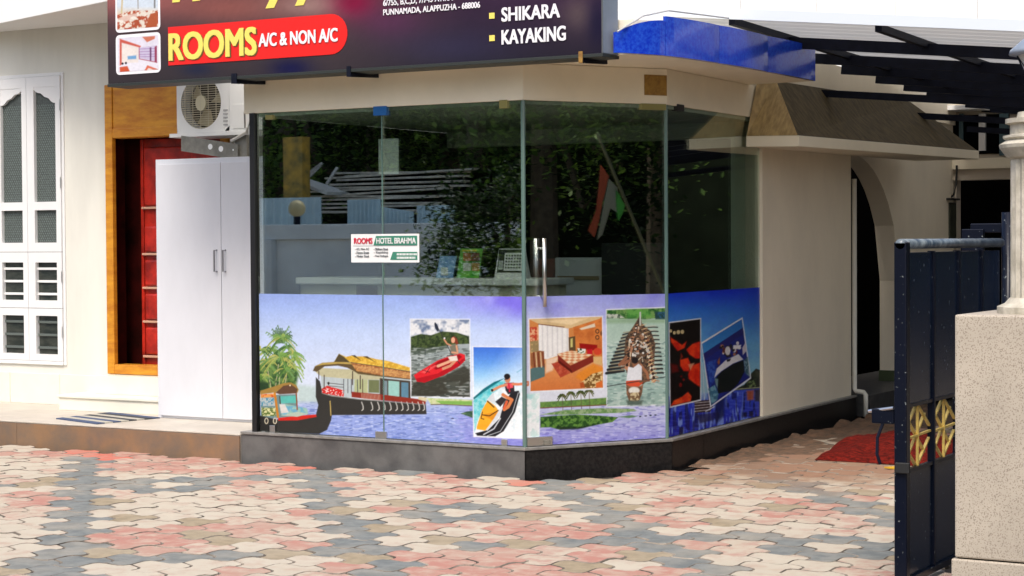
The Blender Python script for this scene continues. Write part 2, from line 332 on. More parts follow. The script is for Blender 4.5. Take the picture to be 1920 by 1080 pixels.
PP, PH, PA, PBg = 0.262, 0.252, 0.060, 0.036
ANG = math.radians(45-3.0); PR = np.array([math.cos(ANG), math.sin(ANG)]); PS = np.array([-math.sin(ANG), math.cos(ANG)])
def paver_outline(gap=0.0045):
    n = 9; pts = []
    e = lambda x, sgn: sgn*(PH/2+PA*math.sin(2*math.pi*x/PP)-gap)
    xa, xb = -0.10*PP, 0.90*PP
    def endx(y, x0): h = PH/2+PA*math.sin(2*math.pi*x0/PP); t = max(-1, min(1, y/h)); return PBg*(1-t*t)-0.010*math.sin(math.pi*t)
    for i in range(n): x = xa+gap+(xb-xa-2*gap)*i/(n-1); pts.append((x, e(x, -1)))
    for i in range(1, 5): y = e(xb, -1)+(e(xb, 1)-e(xb, -1))*i/5; pts.append((xb-gap+endx(y, xb), y))
    for i in range(n-1, -1, -1): x = xa+gap+(xb-xa-2*gap)*i/(n-1); pts.append((x, e(x, 1)))
    for i in range(4, 0, -1): y = e(xa, -1)+(e(xa, 1)-e(xa, -1))*i/5; pts.append((xa+gap+endx(y, xa), y))
    return pts
OUT = paver_outline()
cxm = 0.4*PP
JOINT = mat('joint_dirt', (0.36, 0.31, 0.25), 0.95, c2=(0.075, 0.063, 0.05), scale=3.2, detail=8)
def paver_mesh(m, name='paver'):
    n = len(OUT); v = []; 
    for ins, z in ((0, -0.05), (0, -0.006), (0.0035, 0.0)):
        for x, y in OUT:
            k = 1-ins/max(0.05, math.hypot(x-cxm, y)); v.append(((cxm+(x-cxm)*k)*PR[0]+y*k*PS[0], (cxm+(x-cxm)*k)*PR[1]+y*k*PS[1], z))
    f = [tuple(range(2*n, 3*n))]+[(l*n+i, l*n+(i+1) % n, (l+1)*n+(i+1) % n, (l+1)*n+i) for l in (0, 1) for i in range(n)]
    me = bpy.data.meshes.new(name); me.from_pydata(v, [], f); me.update(); me.materials.append(m); me.materials.append(JOINT)
    for q in me.polygons: q.material_index = 0 if q.index == 0 else 1
    return me
PM = {k: paver_mesh(m) for k, m in PAV.items()}
pav = struct(MB().add([(-7.5, -7, -0.035), (5.2, -7, -0.035), (5.2, 14, -0.035), (0.3, 14, -0.035), (-7.5, 2, -0.035)], [(0, 1, 2, 3, 4)]).build('paving', mat('joint_sand', (0.035, 0.028, 0.022), 0.95, var=0.3, scale=30)))
def nearest(px, py): q = gp(px, py)[:2]; r = q@PR; s = q@PS; k = round(s/PH); i = round((r-cxm-(k % 2)*PP/2)/PP); return i, k
def centre(i, k): r = i*PP+(k % 2)*PP/2; return PR*r+PS*k*PH
fixed = {}
def ring(px, py):
    i, k = nearest(px, py); fixed[(i, k)] = 'cream'; o = k % 2
    for q in ((i-1, k), (i+1, k), (i-1+o, k+1), (i+o, k+1), (i-1+o, k-1), (i+o, k-1)): fixed[q] = 'grey'
rng = random.Random(11)
cells = []
for k in range(-40, 60):
    for i in range(-60, 60):
        P = centre(i, k)
        if P[0] < -7.2 or P[0] > 4.9 or P[1] < -6.8 or P[1] > 11: continue
        if P[1] > -0.14 and P[0] < 0.09: continue                                # under the terrace and office plinth
        if P[1] > -0.14 and P[0] < 0.82 and (P[0]-0.0)*0.838-(P[1]-0.0)*0.545 < 0.14: continue
        px, py = proj((P[0], P[1], 0))
        if not (-110 < px < 1760 and 800 < py < 1140): continue
        cells.append((i, k, px, py))
for px, py in ((870, 1005), (950, 1018), (1000, 968), (1195, 951), (1395, 982), (1238, 1038), (555, 1030), (660, 1043), (395, 1000), (760, 940), (190, 945), (265, 965), (350, 980), (180, 1030), (1680, 960), (620, 962), (90, 905), (720, 992), (1460, 946)): fixed[nearest(px, py)] = 'taupe'
for px, py in ((120, 846), (185, 853), (235, 860), (560, 880), (1000, 905)): fixed[nearest(px, py)] = 'red'
ring(835, 962); ring(1525, 1025); ring(300, 912)
S0 = nearest(1100, 965)[0]*PP
def stripe_r(i, k): return i*PP+(k % 2)*PP/2
r_ref = {}
for px, py in ((140, 1080), (739, 1080), (1356, 1057)):
    q = gp(px, py)[:2]; r_ref[round(float(q@PR), 2)] = 1
refs = sorted(r_ref)
big = sorted(cells, key=lambda c: -c[3])
nb = 0; rest = []
for i, k, px, py in big:
    key = (i, k); kind = fixed.get(key)
    r = stripe_r(i, k)+cxm
    if kind is None:
        per = 6*PP; d = (r-refs[1]+per/2) % per-per/2
        if abs(d) < 0.66*PP: kind = 'grey'
        else:
            P = centre(i, k); t = fbm(np.array([P[0]*100]), np.array([P[1]*100]), 95, 5)[0]+rng.uniform(-0.17, 0.17)
            kind = 'cream' if t < 0.45 else ('blush' if t < 0.56 else 'pink')
            if rng.random() < 0.04: kind = 'taupe'
            if k % 13 == 2 and rng.random() < 0.75: kind = 'grey'
    P = centre(i, k); loc = (P[0], P[1], rng.uniform(-0.004, 0.003)); tilt = (rng.uniform(-0.006, 0.006), rng.uniform(-0.006, 0.006), rng.uniform(-0.008, 0.008))
    on = 0 <= px <= 1690 and py <= 1085
    if nb < 300 and on:
        o = bpy.data.objects.new('paver', PM[kind]); col.objects.link(o); o.location = loc; o.rotation_euler = tilt; o.parent = pav; nb += 1
    else: rest.append((kind, loc))
keys = list(PAV); me = bpy.data.meshes.new('paver_field'); V = []; Fc = []; mi = []
for kind, loc in rest:
    s = PM[kind]; o = len(V); V += [(q.co.x+loc[0], q.co.y+loc[1], q.co.z+loc[2]) for q in s.vertices]
    for p in s.polygons: Fc.append(tuple(j+o for j in p.vertices)); mi.append(keys.index(kind) if p.material_index == 0 else len(keys))
me.from_pydata(V, [], Fc); me.update()
for kk in keys: me.materials.append(PAV[kk])
me.materials.append(JOINT)
me.polygons.foreach_set('material_index', mi); o = link('paver_field', me, pav); o['kind'] = 'stuff'

# ---------------------------------------------------------------- office pavilion
C0 = np.array([0.02, 0.06]); C1 = np.array([0.65, 1.028]); C2 = np.array([0.584, 2.905]); WE = np.array([0.504, 5.20])
CL = np.array([-2.31, 0.06]); CM = np.array([-1.165, 0.06])
ZB, ZT, ZV = 0.214, 2.627, 1.262
off = thing('reception_office', (0, 1.0, 0), 'glass fronted corner reception office with printed tourist pictures under a beige beam', 'office')
def shift(P, Q, d): D = (Q-P)/np.hypot(*(Q-P)); n = np.array([D[1], -D[0]]); return P+n*d, Q+n*d
def outset(poly, d):
    out = []; n = len(poly)
    for i in range(n):
        a = np.array(poly[i-1]); b = np.array(poly[i]); c = np.array(poly[(i+1) % n])
        d1 = (b-a)/np.hypot(*(b-a)); d2 = (c-b)/np.hypot(*(c-b)); n1 = np.array([d1[1], -d1[0]]); n2 = np.array([d2[1], -d2[0]])
        m_ = (n1+n2); m_ = m_/(1+n1@n2); out.append(tuple(b+m_*d))
    return out
plan = [tuple(CL), tuple(C0), tuple(C1), tuple(WE), (-2.31, 5.2)]
# granite plinth, one facing slab for each straight run, with the thin ledge on top
po = outset(plan, 0.045); pi_ = outset(plan, -0.10)
def face_run(a, b, ai, bi, z0, z1, name, m, label=None):
    return MB().slab([a, b, bi, ai], z0, z1).build(name, m, off, 0.003, label=label)
d_ = (np.array(po[1])-np.array(po[0])); pl0 = np.array(po[0])-[0.15, 0]
gm = mat('granite_mottled', (0.13, 0.128, 0.122), 0.45, c2=(0.07, 0.069, 0.068), scale=4, bump=0.12, bscale=50)  # paler and mottled, unlike the black slabs round the corner
face_run((-2.452, po[0][1]), po[1], pi_[1], (-2.452, pi_[0][1]), -0.05, 0.192, 'plinth_slab', gm, 'grey mottled granite facing under the left glass')
half = (np.array(po[2])*0.62+np.array(po[3])*0.38)*0+np.array([po[2][0]*0.86+po[3][0]*0.14, po[2][1]*0.86+po[3][1]*0.14]); hi_ = np.array(pi_[2])*0.86+np.array(pi_[3])*0.14
face_run(np.array(po[1])+[0.002, 0.003], np.array(po[2])+[0, 0], pi_[2], np.array(pi_[1])+[0.002, 0.003], -0.05, 0.192, 'plinth_slab', granite_black)
face_run(np.array(po[2])+[0, 0.002], tuple(half), tuple(hi_), np.array(pi_[2])+[0, 0.002], -0.05, 0.192, 'plinth_slab', granite_black)
face_run(tuple(half+[0, 0.004]), po[3], pi_[3], tuple(hi_+[0, 0.004]), -0.05, 0.192, 'plinth_slab', granite_black)
ledge = mat('ledge_granite', (0.20, 0.195, 0.18), 0.4, var=0.2, scale=14)
lo_ = outset(plan, 0.055); li_ = outset(plan, -0.12)
MB().slab([(-2.45, lo_[0][1])]+[lo_[1], lo_[2], lo_[3], li_[3], li_[2], li_[1]]+[(-2.45, li_[0][1])], 0.194, ZB).build('ledge', ledge, off, 0.003)
# floor and room
MB().slab([p for p in outset(plan, -0.125)], 0.10, 0.20).build('room_floor', mat('room_floor', (0.06, 0.05, 0.04), 0.6), off)
# beam over the glass and roof slab with overhang
bo = outset(plan, 0.012); bi = outset(plan, -0.20)
beam = MB().slab([(-2.42, bo[0][1]), bo[1], bo[2], bo[3], bi[3], bi[2], bi[1], (-2.42, bi[0][1])], ZT, 2.882).build('beam', beam_beige, off, 0.004)
roofp = [(-2.42, -0.052), (0.80, -0.052), (0.92, -0.04), (1.045, 0.18), (1.125, 0.87), (1.14, 1.70), (1.14, 2.64), (0.55, 2.66), (-2.42, 2.66)]
MB().slab(roofp, 2.884, 3.12).build('roof_slab', beam_beige, off, 0.004)
# glossy blue fascia panels round the slab edge
fp = [(0.87, -0.20), (1.062, 0.17), (1.145, 0.87), (1.162, 1.70), (1.162, 2.655)]
bl = mat('blue_fascia', (0.006, 0.03, 0.48), 0.2, c2=(0.02, 0.09, 0.60), scale=40, detail=9, coat=0.4)
for i in range(4):
    a = np.array(fp[i]); b = np.array(fp[i+1]); D = (b-a); L_ = np.hypot(*D); D /= L_; n = np.array([D[1], -D[0]]); m_ = MB(); ns = 8; vv = []
    zt = 3.15 if i else 3.12
    for j in range(ns+1):
        t = j/ns; bul = 0.022*math.sin(math.pi*t)**0.6; q = a+D*(0.003+t*(L_-0.006))+n*bul; top = zt-(0.10*(1-t)**2 if i == 0 else 0)
        vv += [(q[0], q[1], 2.886), (q[0], q[1], top), (q[0]-n[0]*(0.02+bul), q[1]-n[1]*(0.02+bul), top), (q[0]-n[0]*(0.02+bul), q[1]-n[1]*(0.02+bul), 2.886)]
    ff = [(4*j+e, 4*j+(e+1) % 4, 4*j+4+(e+1) % 4, 4*j+4+e) for j in range(ns) for e in range(4)]+[(0, 1, 2, 3), (4*ns+3, 4*ns+2, 4*ns+1, 4*ns)]
    m_.add(vv, ff).build('fascia_panel', bl, off)
MB().tube([(0.90, -0.22, 3.02), (0.98, 0.0, 3.14), (1.07, 0.2, 3.19), (1.2, 0.9, 3.2)], 0.006, 6).build('cable', mat('cable_grey', (0.5, 0.5, 0.5), 0.5), off)
# rusty plate and screw holes on the beam
D12 = (C1-C0)/np.hypot(*(C1-C0)); N12 = np.array([D12[1], -D12[0]])
def onface(P, D, u, w): Nn = np.array([D[1], -D[0]]); return P+D*u+Nn*w
def plate(name, m, parent, P, D, u0, u1, z0, z1, w0, w1, bevel=0.002, label=None):
    return MB().slab([onface(P, D, u0, w1), onface(P, D, u1, w1), onface(P, D, u1, w0), onface(P, D, u0, w0)], z0, z1).build(name, m, parent, bevel, label=label)
def uz(px, py, P, D): q = vp(px, py, P, D); return float((q[:2]-P)@D), float(q[2])
a, z1 = uz(1206, 140, C0, D12); b, z0 = uz(1252, 180, C0, D12)
plate('cover_plate', rust, off, C0, D12, a, min(b, 1.155), z0, z1, 0.0125, 0.017, label='square ochre rusty plate on the beam')
# glass panes
D01 = np.array([1.0, 0.0]); D23 = (C2-C1)/np.hypot(*(C2-C1))
panes = []
for P, Q, D, lab in ((CL, CM, D01, 'glass pane at the left end of the office front'), (CM, C0, D01, 'glass pane left of the glass door'), (C0, C1, D12, 'glass door pane with steel handle'), (C1, C2, D23, 'glass pane right of the glass door')):
    Lp = np.hypot(*(Q-P)); panes.append(plate('glass_pane', glass, off, P, D, 0.006, Lp-0.006, ZB+0.004, ZT-0.002, -0.012, 0.0, 0.0, label=lab))
# pale green edges where the panes meet
for P, w in ((C0, 0.016), (C1, 0.014)):
    MB().lathe((P[0], P[1]-0.002, 0), [(w, ZB), (w, ZT-0.003)], 10).build('glass_edge', green_edge, off)
B('glass_edge', green_edge, off, CM[0]-0.0045, CM[0]+0.0045, 0.058, 0.072, ZB+0.002, ZT-0.003)
B('black_profile', black_alu, off, CL[0]-0.045, CL[0]-0.002, 0.03, 0.09, ZB-0.005, ZT)
# clamps: (pane index, pixel box, material)
def clamp(px0, px1, py0, py1, P, D, m, name='glass_clamp', w=0.018):
    u0, zt = uz(px0, py0, P, D); u1, zb = uz(px1, py1, P, D); plate(name, m, off, P, D, u0, u1, zb, zt, -0.03, w)
clamp(702, 727, 200, 216, CL, D01, blue_tape, 'clamp_tape'); clamp(938, 953, 188, 203, CL, D01, brass)
clamp(500, 513, 216, 224, CL, D01, brass)
clamp(1200, 1247, 194, 207, C0, D12, brass, 'door_hinge'); clamp(1266, 1279, 195, 209, C1, D23, black_rubber)
clamp(987, 1034, 820, 834, C0, D12, steel, 'door_hinge'); clamp(942, 953, 823, 838, CL, D01, steel); clamp(706, 727, 808, 824, CL, D01, steel); clamp(508, 518, 797, 811, CL, D01, steel)
u0, zt = uz(1016, 825, C0, D12); u1, zb = uz(1030, 832, C0, D12); plate('lock', steel_grey, off, C0, D12, u0, u1, zb, zt, 0.0185, 0.022)
# door handle
u_, zt = uz(1011, 447, C0, D12); _, zb = uz(1015, 575, C0, D12)
hq = onface(C0, D12, u_+0.012, 0.055)
hd = MB(); hd.tube([(hq[0], hq[1], zb), (hq[0], hq[1], zt)], 0.014, 12)
for zz in (zb+0.07, zt-0.07):
    w = onface(C0, D12, u_+0.012, 0.001); hd.tube([(w[0], w[1], zz), (hq[0], hq[1], zz)], 0.008, 8)
hd.build('door_handle', steel, off, smooth=True)
# inside: white pier and header at the back, a black sheet standing for the unlit opening, ceiling
inner_white = mat('inner_white', (0.50, 0.57, 0.46), 0.8, var=0.05, scale=2)
MB().slab(outset(plan, -0.012), 2.60, 2.624).build('room_ceiling', inner_white, off)
q0 = oy(1370, 258, 2.70); hz = float(q0[2])
B('back_header', inner_white, off, -2.28, 0.46, 2.70, 2.9, hz, 2.598)
B('back_pier', inner_white, off, float(q0[0]), 0.46, 2.70, 2.9, 0.2, hz-0.002)
B('back_dark_opening', mat('opening_black', (0.004, 0.004, 0.004), 0.5, spec=0.1), off, -2.28, float(q0[0])-0.002, 2.80, 2.9, 0.2, hz-0.002)
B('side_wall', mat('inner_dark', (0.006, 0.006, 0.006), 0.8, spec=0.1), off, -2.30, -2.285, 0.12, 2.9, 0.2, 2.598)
# solid wall right of the glass with a shallow pilaster
wp = [onface(C1, D23, 1.885, 0.012), onface(C1, D23, 4.18, 0.012), onface(C1, D23, 4.18, -0.22), onface(C1, D23, 1.885, -0.22)]
MB().slab(wp, 0.21, 2.884).build('side_wall', wall_beige, off, 0.003)
pp_ = [onface(C1, D23, 1.887, 0.020), onface(C1, D23, 2.52, 0.020), onface(C1, D23, 2.52, 0.0125), onface(C1, D23, 1.887, 0.0125)]
MB().slab(pp_, 0.212, 2.45).build('pilaster', wall_beige, off, 0.003)
B('rear_wall', wall_beige, off, -2.4, float(WE[0])-0.2, 5.2, 5.4, 0.0, 3.3)
# drain pipe at the wall's far corner
q = WE+np.array([0.03, 0.04]); MB().tube([(q[0], q[1], 2.2), (q[0], q[1], 0.27), (q[0]+0.02, q[1]-0.01, 0.25), (q[0]+0.10, q[1]-0.03, 0.245), (q[0]+0.12, q[1]-0.035, 0.22), (q[0]+0.12, q[1]-0.035, 0.02)], 0.022, 10).build('drain_pipe', mat('pvc', (0.66, 0.65, 0.58), 0.4), off, smooth=True)

# ---------------------------------------------------------------- things inside the office
cz = float(oy(700, 521, 0.55)[2])
desk = thing('reception_counter', (-1.2, 0.7, 0.2), 'cream reception counter with white top behind the left glass', 'counter')
cxa = float(oy(534, 525, 0.55)[0]); B('counter_top', white_paint, desk, cxa, -0.12, 0.50, 1.05, cz-0.05, cz, 0.006)
B('counter_front', mat('counter_cream', (0.80, 0.74, 0.56), 0.5, var=0.05), desk, cxa+0.12, -0.16, 0.56, 1.0, 0.2, cz-0.052)
wx = float(oy(668, 540, 0.55)[0]); B('wood_panel', mat('walnut', (0.16, 0.075, 0.045), 0.4, var=0.3, scale=6, stretch=(1, 1, 4)), desk, wx, wx+0.19, 0.55, 0.559, 0.2, cz-0.06)
def card(name, label, cat, px0, px1, py0, py1, Y, m, lean=0.06):
    a = oy(px0, py1, Y); b = oy(px1, py0, Y); t = thing(name, ((a[0]+b[0])/2, Y, cz), label, cat); h = b[2]-cz
    MB().add([(a[0], Y, cz+0.002), (b[0], Y, cz+0.002), (b[0], Y+lean, cz+h), (a[0], Y+lean, cz+h), (a[0], Y+0.006, cz+0.002), (b[0], Y+0.006, cz+0.002), (b[0], Y+lean+0.006, cz+h), (a[0], Y+lean+0.006, cz+h)],
             [(0, 1, 2, 3), (5, 4, 7, 6), (0, 4, 5, 1), (1, 5, 6, 2), (2, 6, 7, 3), (3, 7, 4, 0)]).build('board', m, t)
    return t, float(a[0]), float(b[0]), h
t, a, b, h = card('tent_card', 'small pale blue card standing on the counter', 'card', 817, 848, 480, 519, 0.62, mat('card_blue', (0.25, 0.45, 0.80), 0.5))
B('paper', white_paint, t, a+0.05, a+0.11, 0.612, 0.618, cz+0.02, cz+0.08)
t, a, b, h = card('brochure', 'green brochure with four small pictures standing on the counter', 'brochure', 856, 897, 466, 518, 0.62, mat('brochure_green', (0.04, 0.42, 0.04), 0.4, c2=(0.25, 0.60, 0.08), scale=14))
for i, cc in enumerate(((0.5, 0.2, 0.05), (0.2, 0.06, 0.03), (0.75, 0.75, 0.7), (0.45, 0.25, 0.05))):
    x = a+0.05+(i % 2)*0.075; z = cz+h*0.72-(i//2)*0.075; B('picture', mat('bro_%d' % i, cc, 0.5, var=0.3, scale=40), t, x, x+0.065, 0.632+0.0*i, 0.64+0.001*i, z-0.03, z+0.03)
B('title', mat('bro_yellow', (0.8, 0.7, 0.05), 0.5), t, a+0.03, b-0.04, 0.655, 0.66, cz+h*0.9, cz+h*0.96)
# desk calendar
ca = oy(925, 516, 0.6); cb = oy(985, 466, 0.6); cal = thing('desk_calendar', ((ca[0]+cb[0])/2, 0.62, cz), 'white tent shaped desk calendar beside the green brochure', 'calendar')
x0, x1, hh = float(ca[0]), float(cb[0]), float(cb[2])-cz
MB().add([(x0+0.03, 0.56, cz), (x1, 0.56, cz), (x1, 0.60, cz+hh), (x0+0.05, 0.60, cz+hh), (x0, 0.68, cz), (x1, 0.68, cz)], [(0, 1, 2, 3), (5, 4, 3, 2), (0, 3, 4), (1, 5, 2)]).build('stand', white_paint, cal)
def calq(u, v, d=0.002): return (x0+0.04+u*(x1-x0-0.04), 0.56+0.04*v-d, cz+v*hh)
def calbox(name, m, u0, u1, v0, v1, d): MB().add([calq(u0, v0, d), calq(u1, v0, d), calq(u1, v1, d), calq(u0, v1, d), calq(u0, v0, d-0.001), calq(u1, v0, d-0.001), calq(u1, v1, d-0.001), calq(u0, v1, d-0.001)], [(0, 1, 2, 3), (7, 6, 5, 4), (0, 4, 5, 1), (1, 5, 6, 2), (2, 6, 7, 3), (3, 7, 4, 0)]).build(name, m, cal)
calbox('page', black_rubber, 0.05, 0.99, 0.2, 0.97, 0.002); calbox('sheet', white_paint, 0.28, 0.97, 0.26, 0.86, 0.004); calbox('photo', mat('cal_photo', (0.5, 0.5, 0.5), 0.5, var=0.5, scale=30), 0.09, 0.25, 0.3, 0.6, 0.004)
MB_d = MB()
for r in range(5):
    for c in range(6):
        p = calq(0.34+c*0.1, 0.34+r*0.1, 0.0055); MB_d.box(p[0], p[0]+0.012, p[1]-0.0003, p[1]+0.0003, p[2], p[2]+0.012)
MB_d.build('date_marks', black_rubber, cal)
# desk of the clerk: monitor, white printer, chair back seen through the door
def at_y(px, py, Y): q = oy(px, py, Y); return float(q[0]), float(q[2])
mx0, mz1 = at_y(1130, 456, 1.45); mx1, mz0 = at_y(1243, 548, 1.45)
mon = thing('computer_monitor', ((mx0+mx1)/2, 1.5, 0.95), 'black back of a computer monitor behind the glass door', 'monitor')
B('shell', black_rubber, mon, mx0, mx1, 1.42, 1.47, mz0-0.02, mz1, 0.012); B('stand', black_rubber, mon, (mx0+mx1)/2-0.03, (mx0+mx1)/2+0.03, 1.43, 1.46, 0.95, mz0)
wd = thing('office_desk', (-0.2, 1.5, 0.2), 'brown office desk behind the glass door', 'desk'); B('desk_top', mat('walnut', (0, 0, 0)), wd, -1.0, 0.30, 1.25, 1.75, 0.90, 0.945); B('modesty_panel', mat('walnut', (0, 0, 0)), wd, -0.95, 0.25, 1.30, 1.33, 0.2, 0.898)
px0, pz1 = at_y(1040, 483, 1.6); px1, pz0 = at_y(1128, 520, 1.6)
pr = thing('printer', ((px0+px1)/2, 1.7, 0.95), 'pale printer left of the monitor behind the glass door', 'printer'); B('body', white_paint, pr, px0, px1, 1.6, 1.74, 0.947, pz1, 0.01); B('tray', mat('card_tan', (0.3, 0.22, 0.12), 0.6), pr, px0+0.03, px1-0.02, 1.585, 1.599, pz0-0.02, pz0+0.01)
ch = thing('office_chair', (-0.65, 2.1, 0.2), 'dark red chair back near the door handle inside the office', 'chair'); cx0, cz1 = at_y(1000, 485, 2.0); cx1, _ = at_y(1040, 485, 2.0)
B('backrest', mat('chair_red', (0.22, 0.045, 0.02), 0.6), ch, cx0, cx1, 1.98, 2.05, 0.85, cz1, 0.02)
for xx in (cx0+0.03, cx1-0.05): B('leg', black_rubber, ch, xx, xx+0.02, 2.0, 2.02, 0.2, 0.85)
# paper notices on the glass
nt_ = MB(); 
def sticker(name, label, px0, px1, py0, py1, m): 
    a = oy(px0, py1, 0.06); b = oy(px1, py0, 0.06); return tag(B(name, m, None, a[0], b[0], 0.0735, 0.0755, a[2], b[2]), label, 'notice')
sticker('paper_notice', 'grey paper sheet taped inside the glass near the blue clamp', 708, 745, 259, 327, mat('paper_grey', (0.42, 0.46, 0.42), 0.7, var=0.1, scale=8))
sa = oy(659, 491, 0.057); sb = oy(786, 437, 0.057); X0, X1, Z0, Z1 = float(sa[0]), float(sb[0]), float(sa[2])-0.004, float(sb[2])-0.004
stk = thing('rooms_sticker', ((X0+X1)/2, 0.056, Z0), 'white and green ROOMS sticker on the glass above the picture of the houseboat', 'sticker')
B('card', white_paint, stk, X0, X1, 0.054, 0.058, Z0, Z1)
W_, H_ = X1-X0, Z1-Z0; sx = lambda t: X0+W_*t; sz = lambda t: Z0+H_*t
sgreen = mat('sticker_green', (0.04, 0.20, 0.13), 0.5); sred = mat('sticker_red', (0.55, 0.02, 0.05), 0.5); sgrey = mat('sticker_grey', (0.22, 0.24, 0.25), 0.6)
MB().prism_y([(sx(.335), sz(.60)), (sx(.975), sz(.60)), (sx(.975), sz(.93)), (sx(.375), sz(.93))], 0.052, 0.0535).build('green_band', sgreen, stk)
MB().prism_y([(sx(.58), sz(.09)), (sx(.975), sz(.09)), (sx(.975), sz(.37)), (sx(.62), sz(.37))], 0.052, 0.0535).build('green_band', sgreen, stk)
B('rule', sgrey, stk, sx(.03), sx(.97), 0.0525, 0.0537, sz(.575), sz(.592))
text('lettering', 'ROOMS', sx(.05), sx(.32), sz(.66), sz(.86), 0.052, sred, stk, 0.04)
text('lettering', 'HOTEL BRAHMA', sx(.385), sx(.955), sz(.66), sz(.86), 0.0508, white_paint, stk, 0.03)
for i, (l, r) in enumerate((('- AC, Non AC', '- Shikara Boat'), ('- House Boats', '- Kayaking'), ('- Motor Boat', '- Tour Packages'))):
    z = sz(.43-.125*i); text('lettering', l, sx(.06), sx(.27), z, z+H_*.085, 0.0525, sgrey, stk, 0.02); text('lettering', r, sx(.34), sx(.55), z, z+H_*.085, 0.0525, sgrey, stk, 0.02)
for i in range(2):
    m_ = MB(); x = sx(.68)
    while x < sx(.95): w = random.uniform(0.006, 0.014); m_.box(x, x+w, 0.0508, 0.0518, sz(.25-.12*i), sz(.32-.12*i)); x += w+0.004
    m_.build('number_marks', white_paint, stk)

# ---------------------------------------------------------------- terrace in front of the guest house
YW = 1.34
ter = struct(B('terrace', floor_grey, None, -9.0, -2.455, 0.016, 2.0, -0.06, 0.180))
for i, (x0, x1) in enumerate(((-9, -6.9), (-6.897, -4.78), (-4.777, -2.455))):
    B('kerb_stone', kerb_brown, ter, x0, x1, 0.0, 0.014, -0.06, 0.176, 0.002)
for j, (y0, y1) in enumerate(((0.004, 0.66), (0.664, 1.335))):
    for i in range(7):
        x1 = -2.458-i*0.9; B('floor_tile', floor_grey, ter, x1-0.896, x1, y0, y1, 0.1805, 0.190, 0.0015)
# ---------------------------------------------------------------- guest house
gh = thing('guest_house', (-6.0, YW, 0.19), 'cream guest house wall with tall white casement window and carved wooden door', 'house')
DX0, DX1, DZ0, DZ1 = -4.985, -3.60, 0.492, 3.05            # door frame
WX1, WZ0, WZ1 = -5.49, 0.55, 3.195; WX0 = -7.1             # window
m_ = MB(); m_.box(-9, WX0, YW, YW+0.2, 0.191, 4.6); m_.box(WX0, WX1, YW, YW+0.2, 0.191, WZ0); m_.box(WX0, WX1, YW, YW+0.2, WZ1, 4.6); m_.box(WX1, DX0, YW, YW+0.2, 0.191, 4.6)
m_.box(DX0, DX1, YW, YW+0.2, DZ1, 4.6); m_.box(DX0, DX1, YW, YW+0.2, 0.191, DZ0); m_.box(DX1, -2.42, YW, YW+0.2, 0.191, 4.6); m_.build('wall', wall_cream, gh)
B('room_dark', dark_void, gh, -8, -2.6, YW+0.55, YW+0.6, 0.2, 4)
MB().slab([(-7.2, 1.338), (-3.30, -0.005), (-3.30, 1.338)], 3.60, 3.86).build('eave_slab', white_wall, gh, 0.004)
# skirting tiles
for i in range(6):
    x1 = -5.0-0.62*i if i else -5.0; B('skirting_tile', tile_cream, gh, -5.57-0.62*(i-1)-0.617 if i else -5.568, -5.572-0.62*(i-1) if i else -4.0, YW-0.016, YW-0.001, 0.191, 0.468, 0.002)
# two steps before the door
stp = part('door_steps', gh, 'two low cream tiled steps below the carved door')
B('step', tile_cream, stp, -5.22, -3.955, 0.95, YW-0.018, 0.191, 0.300, 0.003); B('step_tread', tile_cream, stp, -5.235, -3.952, 0.935, YW-0.018, 0.301, 0.325, 0.004)
B('step', tile_cream, stp, -4.99, -3.955, 1.16, YW-0.018, 0.326, 0.488, 0.003)
# door: frame, transom, carved leaf folded inwards
fr = MB(); 
dr = part('door', gh, 'carved red wooden door in an orange brown frame beside the white cabinet')
B('frame', wood_orange, dr, DX0, DX0+0.085, YW-0.03, YW+0.02, DZ0, DZ1, 0.006); B('frame', wood_orange, dr, DX1-0.085, DX1, YW-0.03, YW+0.12, DZ0, DZ1, 0.006)
B('lining', recess_dark, dr, DX0+0.001, DX0+0.014, YW+0.021, YW+0.21, DZ0, DZ1)  # dark strip over the wall edge, standing for shade in the recess
B('sill', wood_orange, dr, DX0+0.086, DX1-0.086, YW-0.03, YW+0.12, DZ0, DZ0+0.085, 0.006)
B('transom', wood_orange, dr, DX0+0.086, DX1-0.086, YW-0.02, YW+0.10, 2.575, DZ1, 0.01)
B('transom_rail', wood_orange, dr, DX0+0.087, DX1-0.087, YW-0.028, YW-0.0205, 2.58, 2.66, 0.004)
B('leaf', recess_dark, dr, DX0-0.5, DX0+0.6, YW+0.36, YW+0.40, DZ0-0.2, 2.9, 0.005, 'dark panel standing for the shade inside the door')  # dark sheet behind the opening, the recess shade put into its colour
LX = float(oy(266, 450, YW+0.2)[0])
lf = B('leaf', wood_red, dr, LX, DX1-0.09, YW+0.20, YW+0.24, DZ0+0.02, 2.572, 0.004, 'glossy red carved door leaf')
B('stile', wood_red, dr, LX+0.002, LX+0.035, YW+0.185, YW+0.1995, DZ0+0.03, 2.57, 0.006)
for z0, z1 in ((0.66, 0.90), (0.97, 1.2), (1.27, 1.50), (1.57, 1.80), (1.98, 2.5)):
    B('raised_panel', wood_red, dr, LX+0.05, DX1-0.14, YW+0.17, YW+0.1995, z0, z1, 0.022); B('moulding', mat('moulding_pale', (0.55, 0.32, 0.22), 0.35), dr, LX+0.03, DX1-0.13, YW+0.162, YW+0.1995, z0-0.028, z0-0.008, 0.004)
